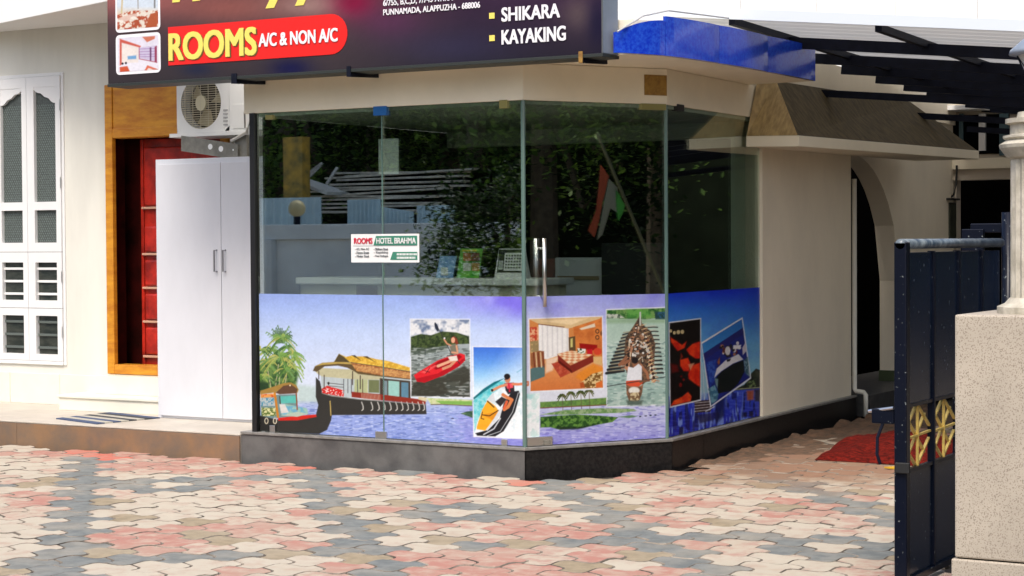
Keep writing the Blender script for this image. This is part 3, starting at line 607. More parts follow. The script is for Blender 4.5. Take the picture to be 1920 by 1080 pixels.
# window: two casements visible, each with four lights
win = part('casement_window', gh, 'tall white casement window with mesh lights and louvres in the cream wall')
B('outer_frame', white_paint, win, WX1-0.03, WX1-0.001, YW-0.012, YW+0.1, WZ0, WZ1, 0.003); B('outer_frame', white_paint, win, WX0, WX1-0.031, YW-0.012, YW+0.1, WZ1-0.03, WZ1-0.001, 0.003); B('outer_frame', white_paint, win, WX0, WX1-0.031, YW-0.02, YW+0.1, WZ0, WZ0+0.035, 0.003)
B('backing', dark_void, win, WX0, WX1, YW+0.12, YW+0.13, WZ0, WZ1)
cw = (WX1-0.033-(-5.935)); lz = [(0.645, 0.995), (1.135, 1.48), (1.66, 1.955), (2.03, 3.07)]
for ci in range(3):
    xb = WX1-0.033-ci*(cw+0.004); xa = xb-cw; gx0, gx1 = xa+0.088, xa+0.088+0.265
    if ci == 2: continue
    for s_, (z0, z1) in enumerate(((WZ0+0.037, 1.062), (1.066, 1.573), (1.577, WZ1-0.032))):
        m_ = MB(); rows = [l for l in lz if l[0] > z0 and l[1] < z1]; 
        m_.box(xa, gx0, YW-0.022, YW+0.03, z0, z1); m_.box(gx1, xb, YW-0.022, YW+0.03, z0, z1); zz = z0
        for l in rows: m_.box(gx0, gx1, YW-0.022, YW+0.03, zz, l[0]); zz = l[1]
        m_.box(gx0, gx1, YW-0.022, YW+0.03, zz, z1); m_.build('casement_frame', white_paint, win)
    for k, (z0, z1) in enumerate(lz):
        if k == 3:                                      # scalloped head board over the tall light
            pts = [(gx0, z1), (gx0, z1-0.17 if ci else z1-0.03)]; wv = 10
            for j in range(wv+1):
                t = j/wv; s__ = (t if ci else 1-t); pts.append((gx0+t*(gx1-gx0), z1-0.02-0.13*(1-s__)**1.3-0.018*abs(math.sin(math.pi*3*t))))
            pts.append((gx1, z1)); MB().prism_y([(gx0, z1+0.0)]+pts[2:], YW-0.018, YW+0.01).build('scalloped_head', white_paint, win)
            B('pane', mesh_grey, win, gx0, gx1, YW+0.012, YW+0.018, z0, z1)
        elif k == 2: B('pane', mesh_grey, win, gx0, gx1, YW+0.012, YW+0.018, z0, z1)
        else:
            B('pane', pane_dark, win, gx0, gx1, YW+0.02, YW+0.026, z0, z1)
            nz = 3 if k == 1 else 3
            for j in range(nz):
                zc = z0+(z1-z0)*(j+0.5)/nz; B('louvre', white_paint if k == 1 else mat('louvre_grey', (0.10, 0.12, 0.11), 0.4), win, gx0, gx1, YW+0.004, YW+0.019, zc-0.011, zc+0.011, 0.002)
        if k >= 2:                                      # woven wire mesh
            wm = MB(); n = 0; zz = z0+0.02
            while zz < z1-(0.16 if k == 3 else 0.02):
                x = gx0+(0.012 if n % 2 else 0.0)
                while x < gx1-0.02: wm.add([(x, YW+0.011, zz), (x+0.012, YW+0.011, zz-0.012), (x+0.015, YW+0.011, zz-0.006), (x+0.003, YW+0.011, zz+0.006)], [(0, 1, 2, 3)]); x += 0.026
                zz += 0.022; n += 1
            o = wm.build('wire_mesh', mat('wire', (0.16, 0.20, 0.18), 0.4), win); o['kind'] = 'stuff'
    for zz in (2.9, 2.2, 1.35, 0.85):
        if ci == 0: B('hinge', steel, win, xb-0.004, xb+0.006, YW-0.028, YW-0.0225, zz-0.05, zz+0.05)
# ---------------------------------------------------------------- air conditioner, cabinet, door mat
YA = 1.0
ac = thing('air_conditioner', (-3.5, YA, 2.56), 'white outdoor air conditioner unit with round fan grille on a steel bracket', 'air conditioner')
aq = oy(331, 160, YA); ax0 = float(aq[0]); ax1 = ax0+0.90; az0 = float(oy(340, 250, YA)[2]); az1 = az0+0.62
fq = oy(368, 200, YA); fx, fz, fr_ = float(fq[0]), float(fq[2])+0.0, 0.215
def disc_hole(m_, x0, x1, z0, z1, cx, cz_, r, y, n=32):
    o = []; i_ = []
    for k in range(n):
        a = 2*math.pi*k/n; dx, dz = math.cos(a), math.sin(a); t = min(((x1-cx)/dx if dx > 0 else (x0-cx)/dx) if abs(dx) > 1e-6 else 9, ((z1-cz_)/dz if dz > 0 else (z0-cz_)/dz) if abs(dz) > 1e-6 else 9)
        o.append((cx+dx*t, y, cz_+dz*t)); i_.append((cx+dx*r, y, cz_+dz*r))
    m_.add(o+i_, [(k, (k+1) % n, n+(k+1) % n, n+k) for k in range(n)])
    m_.add(i_+[(p[0], y+0.12, p[2]) for p in i_], [(k, (k+1) % n, n+(k+1) % n, n+k) for k in range(n)])
m_ = MB(); fcx = ax0+0.26; fcz = max(az0+fr_+0.03, fz); disc_hole(m_, ax0, ax0+0.56, az0, az1, fcx, fcz, fr_, YA)
m_.box(ax0+0.562, ax1, YA, YA+0.3, az0, az1); m_.box(ax0, ax0+0.56, YA+0.13, YA+0.3, az0, az1); m_.box(ax0, ax0+0.56, YA+0.001, YA+0.129, az1-0.004, az1); m_.box(ax0, ax0+0.56, YA+0.001, YA+0.129, az0, az0+0.004); m_.box(ax0, ax0+0.004, YA+0.001, YA+0.129, az0+0.005, az1-0.005)
m_.build('body', ac_white, ac)
MB().add([(fcx+fr_*math.cos(k*math.pi/16), YA+0.118, fcz+fr_*math.sin(k*math.pi/16)) for k in range(32)], [tuple(range(32))]).build('fan_well', mat('fan_well', (0.035, 0.028, 0.012), 0.8), ac)
fb = MB()
for k in range(3):
    a0 = math.radians(25+120*k); pts = []
    for r, da in ((0.05, -0.3), (0.19, -0.45), (0.20, 0.1), (0.19, 0.35), (0.05, 0.4)): pts.append((fcx+r*math.cos(a0+da), YA+0.07+0.05*(da > 0), fcz+r*math.sin(a0+da)))
    fb.add(pts, [(0, 1, 2, 3, 4)])
fb.build('fan_blades', ac_cream, ac)
MB().add([(fcx+0.055*math.cos(k*math.pi/10), yy, fcz+0.065*math.sin(k*math.pi/10)) for yy in (YA-0.004, YA+0.02) for k in range(20)], [tuple(range(20)), tuple(range(39, 19, -1))]+[(k, 20+k, 20+(k+1) % 20, (k+1) % 20) for k in range(20)]).build('fan_hub', mat('hub_cream', (0.55, 0.50, 0.33), 0.5), ac)
gr = MB()
for k in range(-11, 12):
    z = fcz+k*fr_/11.5; w = math.sqrt(max(0, fr_**2-(z-fcz)**2)); gr.box(fcx-w, fcx+w, YA-0.002, YA+0.001, z-0.0022, z+0.0022)
for k in range(-2, 3): x = fcx+k*fr_/2.6; w = math.sqrt(fr_**2-(x-fcx)**2); gr.box(x-0.002, x+0.002, YA-0.005, YA-0.0022, fcz-w, fcz+w)
gr.build('grille', mat('grille_cream', (0.52, 0.47, 0.33), 0.5), ac)
B('service_panel', ac_white, ac, ax0+0.60, ax1-0.05, YA-0.006, YA-0.001, az0+0.02, az0+0.22, 0.002)
for k in range(5): B('louvre_slot', mat('slot_grey', (0.35, 0.35, 0.34), 0.6), ac, ax0+0.50, ax0+0.545, YA-0.004, YA-0.0005, az0+0.05+k*0.03, az0+0.062+k*0.03)
bk = thing('ac_bracket', (-3.5, YA, 2.4), 'galvanised steel wall bracket with round holes under the air conditioner', 'bracket')
bz = float(oy(330, 268, YA-0.03)[2]); B('shelf', ac_white, bk, ax0-0.06, ax1-0.04, YA-0.03, YA+0.33, az0-0.035, az0-0.003, 0.003)
b0 = oy(340, 268, YA-0.035); b1 = oy(446, 284, YA-0.035); arm = MB(); hw = 0.068
arm.add([(b0[0], YA-0.037, b0[2]-hw), (b1[0], YA-0.037, b1[2]-hw), (b1[0], YA-0.037, b1[2]+hw*0.9), (b0[0], YA-0.037, b0[2]+hw*0.9), (b0[0], YA-0.031, b0[2]-hw), (b1[0], YA-0.031, b1[2]-hw), (b1[0], YA-0.031, b1[2]+hw*0.9), (b0[0], YA-0.031, b0[2]+hw*0.9)], [(0, 1, 2, 3), (7, 6, 5, 4), (0, 4, 5, 1), (1, 5, 6, 2), (2, 6, 7, 3), (3, 7, 4, 0)])
arm.build('arm', steel_grey, bk)
for px, py in ((394, 275), (414, 279), (437, 281)):
    q = oy(px, py, YA-0.04); r = 0.024 if px < 430 else 0.008
    MB().add([(q[0]+r*math.cos(k*math.pi/8), YA-0.039, q[2]+r*math.sin(k*math.pi/8)) for k in range(16)], [tuple(range(16))]).build('bolt_hole', white_paint, bk)
q = oy(450, 270, YA-0.02); B('corner_plate', steel_grey, bk, float(q[0])-0.06, float(q[0])+0.06, YA-0.01, YA+0.02, float(q[2])-0.12, float(q[2])+0.10)

MB().tube([(ax1-0.1, YA-0.01, az0+0.12), (ax1-0.12, YA-0.05, az0-0.02), (ax1-0.3, YA-0.02, az0-0.08), (ax1-0.35, YA+0.1, az0-0.16), (ax1-0.3, YA+0.30, az0-0.22)], 0.014, 8).build('insulated_pipe', mat('pipe_wrap', (0.6, 0.58, 0.52), 0.7), ac, smooth=True)
MB().tube([(ax1-0.16, YA-0.004, az0+0.24), (ax1-0.165, YA-0.02, az0+0.14), (ax1-0.17, YA-0.008, az0+0.02)], 0.006, 6).build('cable', mat('cable_dark', (0.15, 0.14, 0.13), 0.6), ac)
YC = 0.785
cb_ = thing('cabinet', (-3.24, YC, 0.19), 'tall white two door cabinet with steel handles on the terrace', 'cabinet')
CX0, CX1, CZ0, CZ1 = -3.945, -2.545, 0.191, 2.345; cm = -3.242
B('carcass', cab_white, cb_, CX0, CX1, YC+0.004, YC+0.54, CZ0, CZ1, 0.003)
B('door', cab_white, cb_, CX0+0.035, cm-0.003, YC-0.014, YC+0.002, CZ0+0.022, CZ1-0.042, 0.002); B('door', cab_white, cb_, cm+0.003, CX1-0.035, YC-0.014, YC+0.002, CZ0+0.022, CZ1-0.042, 0.002)
for x in (cm-0.045, cm+0.045):
    z0, z1 = float(oy(415, 509, YC)[2]), float(oy(415, 469, YC)[2]); MB().tube([(x, YC-0.014, z0), (x, YC-0.05, z0), (x, YC-0.05, z1), (x, YC-0.014, z1)], 0.007, 8).build('handle', mat('handle_steel', (0.3, 0.3, 0.32), 0.3, metal=0.9), cb_)
mt = thing('door_mat', (-4.3, 0.55, 0.19), 'striped blue and cream door mat lying on the terrace', 'mat')
ma, mb_, mc, md = (-4.62, 0.29), (-3.99, 0.10), (-3.88, 0.74), (-4.60, 0.92)
cols = ['blue', 'cream', 'blue', 'cream', 'dark', 'cream', 'dark', 'blue']
mcol = {'blue': mat('mat_blue', (0.055, 0.08, 0.15), 0.95, var=0.2, scale=60), 'cream': mat('mat_cream', (0.42, 0.40, 0.33), 0.95, var=0.15, scale=60), 'dark': mat('mat_dark', (0.04, 0.045, 0.05), 0.95, var=0.2, scale=60)}
lerp = lambda p, q, t: (p[0]+(q[0]-p[0])*t, p[1]+(q[1]-p[1])*t)
for k, c in enumerate(cols):
    t0, t1 = k/8, (k+0.97)/8; MB().slab([lerp(ma, md, t0), lerp(mb_, mc, t0), lerp(mb_, mc, t1), lerp(ma, md, t1)], 0.1905, 0.199).build('stripe', mcol[c], mt)

# ---------------------------------------------------------------- wing right of the office: hood, arch, far wall
wg = thing('side_wing', (0.3, 7.0, 0), 'beige side wing with arched doorway and projecting hood under the awning', 'building')
DW = D23
def wq(u, w, z): p = onface(C1, DW, u, w); return (p[0], p[1], z)
MB().slab([onface(C1, DW, 1.7, -0.04), onface(C1, DW, 8.3, -0.04), onface(C1, DW, 8.3, -0.24), onface(C1, DW, 1.7, -0.24)], 2.886, 3.22).build('upper_wall', wall_beige, wg)
# arch wall, set back
XA = 0.30; yc_, a_, zs, b_ = 5.76, 1.41, 1.22, 1.245
pts = [(9.0, 0.20), (9.0, 2.884), (5.42, 2.884), (5.42, 0.20), (5.421, 0.20)]
pts = [(9.0, 0.20), (9.0, 2.884), (5.35, 2.884), (5.35, zs+b_*math.sqrt(max(0, 1-((5.35-yc_)/a_)**2)))]
for k in range(13):
    y = 5.35+(yc_+a_-5.35)*k/12 if k < 12 else yc_+a_; 
    if k: pts.append((y, zs+b_*math.sqrt(max(0, 1-((y-yc_)/a_)**2))))
for k in range(1, 8): pass
pts.append((yc_+a_, 0.20))
n = len(pts); v = [(XA, y, z) for y, z in pts]+[(XA-0.2, y, z) for y, z in pts]
MB().add(v, [tuple(range(n)), tuple(range(2*n-1, n-1, -1))]+[(i, n+i, n+(i+1) % n, (i+1) % n) for i in range(n)]).build('arch_wall', wall_beige, wg)
B('arch_skirting', mat('skirting_green', (0.05, 0.07, 0.03), 0.6), wg, XA-0.21, XA+0.012, yc_+a_-0.006, yc_+a_+0.3, 0.2, 0.31)
B('porch_floor', mat('porch_floor', (0.05, 0.05, 0.05), 0.5, var=0.3, scale=10), wg, -2.2, 0.62, 5.42, 9.0, 0.0, 0.2)
B('porch_dark', dark_void, wg, -0.45, -0.40, 5.42, 9.0, 0.2, 2.9)  # black sheet close behind the arch, standing for the unlit porch
# hood: white fascia box with sloping top
def hood():
    na = np.array([1.06, 2.56, 2.375]); fa = np.array([1.10, 7.25, 2.435]); w0 = np.array([0.615, 2.56, 2.385]); w1 = np.array([0.45, 7.25, 2.435]); h = np.array([0, 0, 0.085])
    P = [w0, na, fa, w1]; v = [tuple(p) for p in P]+[tuple(p+h) for p in P]
    MB().add(v, [(3, 2, 1, 0), (0, 1, 5, 4), (1, 2, 6, 5), (2, 3, 7, 6), (3, 0, 4, 7), (4, 5, 6, 7)]).build('hood_fascia', beam_beige, wg, 0.004)
    up = 0.47; e = 0.004; h2 = np.array([0, 0, 0.087]); a = w0+h2+[0, 0.01, 0]; b = na+h2+[-0.015, 0.015, 0]; c = fa+h2+[-0.015, -0.01, 0]; d = w1+h2
    ra = np.array([0.612, 2.80, 2.375+0.087+up]); ra2 = np.array([0.70, 2.98, 2.375+0.087+up]); rb = np.array([0.47, 6.75, 2.435+0.087+up]); rb2 = np.array([0.58, 6.7, 2.435+0.087+up])
    MB().add([a, b, ra2, ra], [(0, 1, 2, 3)]).build('hood_end', hood_tan, wg)
    s = MB().add([b, c, rb2, ra2], [(0, 1, 2, 3)]).build('hood_slope', hood_brown, wg)
    MB().add([ra, ra2, rb2, rb], [(0, 1, 2, 3)]).build('hood_ridge', hood_tan, wg)
hood()
# far wall across the yard with meter box, dark doorway and a small window under a white shade
YF = 9.0
def fb_(name, m, px0, px1, py0, py1, y0, y1, bevel=0.0):
    a = oy(px0, py1, YF); b = oy(px1, py0, YF); return B(name, m, wg, float(a[0]), float(b[0]), y0, y1, float(a[2]), float(b[2]), bevel)
fwm = mat('far_wall', (0.50, 0.44, 0.36), 0.8, var=0.08, scale=1.5)
a = oy(1560, 338, YF); b = oy(2010, 100, YF); B('far_wall_upper', fwm, wg, float(a[0]), float(b[0]), YF, YF+0.2, float(oy(1790, 338, YF)[2]), 3.25)
fb_('far_wall_lower', fwm, 1560, 1791, 338, 760, YF+0.05, YF+0.2); fb_('doorway_dark', dark_void, 1740, 2090, 300, 790, YF+0.6, YF+0.65)  # doorway_dark: black sheet standing for the unlit depth of the doorway
fb_('beam_edge', beam_beige, 1700, 2000, 292, 320, YF-0.05, YF-0.001)
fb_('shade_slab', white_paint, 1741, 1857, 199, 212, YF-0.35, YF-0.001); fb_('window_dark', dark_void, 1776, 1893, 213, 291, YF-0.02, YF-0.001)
fb_('window_bar', mat('teal_bar', (0.05, 0.10, 0.12), 0.5), 1800, 1808, 213, 280, YF-0.04, YF-0.021); fb_('window_bar', white_paint, 1838, 1850, 213, 283, YF-0.06, YF-0.021); fb_('window_bar', mat('teal_bar', (0, 0, 0)), 1876, 1893, 213, 292, YF-0.05, YF-0.021)
mbx = thing('meter_box', (1.0, YF, 1.5), 'dark green box with a thin ledge on the wall beyond the arch', 'box')
a = oy(1718, 452, YF); b = oy(1791, 380, YF); B('housing', mat('box_green', (0.035, 0.04, 0.022), 0.6, c2=(0.012, 0.014, 0.01), scale=14), mbx, float(a[0]), float(b[0]), YF-0.18, YF+0.045, float(a[2]), float(b[2]), 0.01)
a = oy(1710, 377, YF); b = oy(1798, 372, YF); B('ledge', black_rubber, mbx, float(a[0]), float(b[0]), YF-0.26, YF+0.045, float(a[2]), float(b[2]))
pts = [oy(x, y, YF-0.08) for x, y in ((1794, 310), (1793, 345), (1788, 365), (1775, 378), (1760, 374))]; MB().tube(pts, 0.012, 6).build('cable', black_rubber, mbx)

# ---------------------------------------------------------------- lean-to awning over the side yard
aw = thing('awning', (2.5, 4.0, 0), 'grey corrugated sheet awning on black steel rafters over the side yard', 'awning')
YFR = 1.25; A0 = oy(1222, 20, YFR); A1 = oy(1920, 49, YFR); sl = (A1[2]-A0[2])/(A1[0]-A0[0]); ZA = lambda x: A0[2]+(x-A0[0])*sl
XR = 5.6; XL = float(A0[0])
prof = []; nx = 150
m_ = MB(); ny = 150; Y1 = 10.5; vv = []
for j in range(ny+1):
    y = YFR+(Y1-YFR)*j/ny; dz = 0.012*(1 if (j % 4) < 2 else -1)
    for x in (XL, 1.5, 3.0, XR): vv.append((x, y, ZA(x)+dz-0.022*(y-YFR)))
m_.add(vv, [(j*4+i, j*4+i+1, j*4+5+i, j*4+4+i) for j in range(ny) for i in range(3)])
m_.build('corrugated_sheet', sheet_grey, aw)
MB().beam((XL-0.02, YFR-0.02, ZA(XL)), (XR, YFR-0.02, ZA(XR)), 0.03, 0.075).build('edge_trim', sheet_edge, aw)
for y in (2.35, 3.7, 4.7, 5.6, 6.4, 7.1, 7.8, 8.4, 9.0, 9.6, 10.1): MB().beam((0.62, y, ZA(0.62)-0.085-0.022*(y-YFR)), (XR, y, ZA(XR)-0.085-0.022*(y-YFR)), 0.05, 0.085).build('rafter', steel_dark, aw)
for x in (1.05, 2.15, 3.3, 4.5): MB().beam((x, YFR+0.05, ZA(x)-0.05), (x, Y1-0.1, ZA(x)-0.05-0.022*(Y1-YFR)), 0.05, 0.05).build('purlin', steel_dark, aw)
for y in (4.1, 6.6, 8.5, 10.0): MB().beam((0.62, y-0.05, ZA(0.62)-0.35-0.022*(y-YFR)), (XR, y-0.05, ZA(XR)-0.30-0.022*(y-YFR)), 0.05, 0.06).build('tie_bar', steel_dark, aw)
for y in (2.35, 6.0, 9.8): MB().beam((5.4, y, -0.05), (5.4, y, ZA(5.4)-0.13-0.022*(y-YFR)), 0.07, 0.07).build('post', steel_dark, aw)

# ---------------------------------------------------------------- white building behind everything
bb = thing('white_block', (-2, 16, 0), 'plain white building wall rising behind the awning and the sign', 'building')
for i in range(13):
    x0 = -14+i*1.25; B('wall_panel', white_wall, bb, x0, x0+1.244, 16.0, 16.3, 0, 9.0)

# ================================================================ SIGN BOARD
YS = -0.30
SX0, SX1 = float(oy(203, 160, YS)[0]), float(oy(1130, 103, YS)[0]); SZ0, SZ1 = 2.866, 4.10
sg = thing('sign_board', ((SX0+SX1)/2, YS, SZ0), 'long dark box sign advertising rooms, shikara and kayaking above the glass office', 'sign')
B('box', mat('sign_side', (0.26, 0.30, 0.34), 0.45, var=0.08, scale=3), sg, SX0+0.002, SX1, YS+0.004, YS+0.225, SZ0+0.012, SZ1, 0.004)
alu = mat('sign_rim', (0.16, 0.17, 0.17), 0.4, metal=0.5)
B('bottom_rim', mat('sign_rim_dark', (0.02, 0.025, 0.022), 0.5), sg, SX0-0.004, SX1+0.004, YS-0.006, YS+0.23, SZ0-0.012, SZ0+0.010, 0.002)
B('end_rim', alu, sg, SX1-0.004, SX1+0.004, YS-0.006, YS-0.001, SZ0+0.012, SZ1)
def paint_sign(p):
    base = ramp([(-300, (120, 50, 60)), (0, (88, 58, 60)), (70, (64, 52, 56)), (160, (48, 44, 48))])
    p.fill(base)
    ix = np.nonzero(np.ones(p.x.shape, bool)); x = p.x[ix]; y = p.y[ix]
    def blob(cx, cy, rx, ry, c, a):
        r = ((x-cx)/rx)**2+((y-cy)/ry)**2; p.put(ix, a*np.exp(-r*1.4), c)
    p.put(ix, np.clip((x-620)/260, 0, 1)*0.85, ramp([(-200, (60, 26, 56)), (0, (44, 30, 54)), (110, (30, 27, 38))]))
    blob(250, -5, 120, 40, (170, 100, 96), 0.8); blob(430, 15, 130, 35, (140, 82, 74), 0.7); blob(590, 10, 90, 28, (176, 150, 140), 0.55)  # pale and reddish spots: gloss reflections painted into the print
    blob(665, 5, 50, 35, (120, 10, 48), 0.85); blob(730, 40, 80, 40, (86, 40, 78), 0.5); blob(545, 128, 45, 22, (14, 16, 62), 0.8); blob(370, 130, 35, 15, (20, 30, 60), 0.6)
    blob(1085, 25, 40, 40, (104, 92, 84), 0.5); blob(1120, 40, 22, 60, (10, 10, 40), 0.6); blob(850, 90, 140, 40, (50, 50, 84), 0.4)  # first spot is painted sheen too
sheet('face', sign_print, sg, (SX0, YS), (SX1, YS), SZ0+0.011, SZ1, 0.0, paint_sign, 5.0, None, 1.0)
yel = mat('letter_yellow', (0.78, 0.66, 0.13), 0.45); wht = mat('letter_white', (0.80, 0.79, 0.82), 0.45); pill_red = mat('pill_red', (0.72, 0.015, 0.012), 0.35); shade = mat('letter_outline', (0.14, 0.09, 0.02), 0.6)
def sX(px, py=80): return float(oy(px, py, YS)[0])
def sZ(px, py): return float(oy(px, py, YS)[2])
# red pill
px0, px1, pz0, pz1 = sX(316), sX(652), sZ(330, 122), sZ(330, 50); r = (pz1-pz0)/2; pts = [(px0, pz0), (px1-r, pz0)]
pts += [(px1-r+r*math.cos(t), pz0+r+r*math.sin(t)) for t in np.linspace(-math.pi/2, math.pi/2, 14)[1:]]+[(px0, pz1)]
MB().prism_y(pts, YS-0.004, YS-0.001).build('red_pill', pill_red, sg)
text('lettering', 'ROOMS', sX(319), sX(481), sZ(319, 113.5), sZ(319, 64), YS-0.008, yel, sg, 0.045, label='yellow word ROOMS'); text('letter_shadow', 'ROOMS', sX(321), sX(483), sZ(319, 115), sZ(319, 65.5), YS-0.0055, shade, sg, 0.045, depth=0.002)
text('lettering', 'A/C & NON A/C', sX(487), sX(634), sZ(487, 88), sZ(487, 64), YS-0.008, wht, sg, 0.04)
text('lettering', 'SHIKARA', sX(942), sX(1050), sZ(942, 40.5), sZ(942, 15), YS-0.004, wht, sg, 0.04); text('lettering', 'KAYAKING', sX(942), sX(1061), sZ(942, 83.5), sZ(942, 57), YS-0.004, wht, sg, 0.04)
for py in (29.5, 71.5): B('bullet', yel, sg, sX(918), sX(928), YS-0.004, YS-0.001, sZ(923, py+5.5), sZ(923, py-5.5))
text('lettering', 'PUNNAMADA, ALAPPUZHA - 688006', sX(720), sX(901), sZ(720, 30.5), sZ(720, 18), YS-0.004, wht, sg, 0.03)
text('lettering', '6/755, B,C,D, 7/745 AYIRA', sX(720), sX(850), sZ(720, 13), sZ(720, 0.5), YS-0.004, wht, sg, 0.03)
# feet of the large yellow word cut by the picture's edge
for (xa, xb, yb, dx) in ((324, 338, 5, 2), (362, 376, 2.5, 2), (499, 515, 16, 5), (554, 570, 11, 5)):
    z = sZ(xa, yb); h = 0.16; k = sX(xa+dx)-sX(xa); MB().prism_y([(sX(xa), z), (sX(xb), z), (sX(xb)+k*4, z+h), (sX(xa)+k*4, z+h)], YS-0.004, YS-0.001).build('letter_stroke', yel, sg)
# two small photographs with rounded corners
def paint_room(p):
    p.fill((232, 230, 240)); q = lambda x, y: (200+x/6.745, y/6.75)
    P = lambda pts, c, a=1, s=0.9: p.poly([q(*t) for t in pts], c, a, s); Ln = lambda pts, w, c, a=1: p.line([q(*t) for t in pts], w, c, a)
    P([(150, 470), (650, 450), (650, 560), (420, 590), (180, 500)], (226, 222, 236)); P([(185, 540), (400, 600), (400, 790), (185, 800)], (236, 226, 220))
    P([(165, 490), (430, 580), (430, 605), (190, 540), (190, 820), (165, 830)], (205, 96, 80)); P([(450, 468), (612, 455), (608, 490), (510, 535)], (205, 120, 96))
    P([(405, 600), (635, 570), (635, 790), (405, 745)], (206, 196, 222)); 
    for z in (620, 655, 690, 720): Ln([(420, z), (632, z-8)], 0.8, (150, 110, 170))
    P([(545, 600), (565, 600), (565, 775), (545, 770)], (110, 70, 110)); P([(608, 590), (635, 580), (635, 795), (608, 785)], (150, 60, 90)); Ln([(410, 600), (412, 745), (635, 790)], 1.2, (170, 70, 80))
    P([(262, 712), (375, 700), (375, 745), (268, 752)], (120, 170, 215)); P([(165, 850), (262, 836), (300, 920), (170, 928)], (205, 90, 60)); P([(465, 915), (515, 825), (655, 880), (650, 905)], (215, 110, 84)); P([(490, 905), (530, 860), (620, 890), (560, 915)], (240, 226, 220))
    p.ell(*q(200, 805), 2.2, 2.2, (60, 50, 60)); p.ell(*q(243, 798), 2.2, 2.2, (60, 50, 60))
def paint_dining(p):
    p.fill(ramp([(-60, (205, 220, 235)), (12, (214, 226, 238)), (25, (226, 210, 190)), (60, (226, 196, 170))]))
    p.poly([(215, 30), (245, 20), (298, 20), (299, 60), (218, 64)], mottle((232, 222, 208), (176, 84, 58), 7, 3, 0.5, 0.12)); p.poly([(215, 38), (235, 28), (262, 24), (255, 34), (232, 42)], (240, 236, 228), 0.7, 1.5)
    p.poly([(282, 26), (298, 22), (294, 50), (286, 58), (270, 58)], (178, 92, 60)); p.line([(258, -20), (259, 16)], 1.5, (150, 140, 130)); p.line([(290, -20), (290, 14)], 3, (130, 130, 130)); p.line([(230, -20), (228, 24)], 3, (210, 190, 150))
for (ya, yb, fn, lab) in ((66.5, 141, paint_room, 'small photograph of a white bedroom'), (-18, 62, paint_dining, 'small photograph of a dining room')):
    x0, x1 = sX(218, 100), sX(301.5, 100); z0, z1 = sZ(218, yb), sZ(218, ya); rr = 0.035; rp = []
    for cx_, cz_, a0 in ((x1-rr, z0+rr, -90), (x1-rr, z1-rr, 0), (x0+rr, z1-rr, 90), (x0+rr, z0+rr, 180)): rp += [(cx_+rr*math.cos(math.radians(a0+k*22.5)), cz_+rr*math.sin(math.radians(a0+k*22.5))) for k in range(5)]
    MB().prism_y(rp, YS-0.004, YS-0.001).build('photo_border', wht, sg); sheet('photograph', sign_print, sg, (x0+0.018, YS-0.0), (x1-0.018, YS-0.0), z0+0.022, z1-0.022, 0.0055, fn, 1.0, lab)
# brackets under the sign
for px, w in ((440, 0.05), (655, 0.035), (1090, 0.03)):
    x = float(oy(px, 110, YS)[0]); bm_ = steel_dark if px != 1090 else rust
    MB().beam((x, YS+0.0, SZ0-0.03), (x, 0.045, SZ0-0.012), 0.03, 0.03).build('bracket', steel_dark, sg); B('bracket_tab', bm_, sg, x-w/2, x+w/2, YS-0.012, YS-0.007, SZ0-0.045, SZ0+0.03)

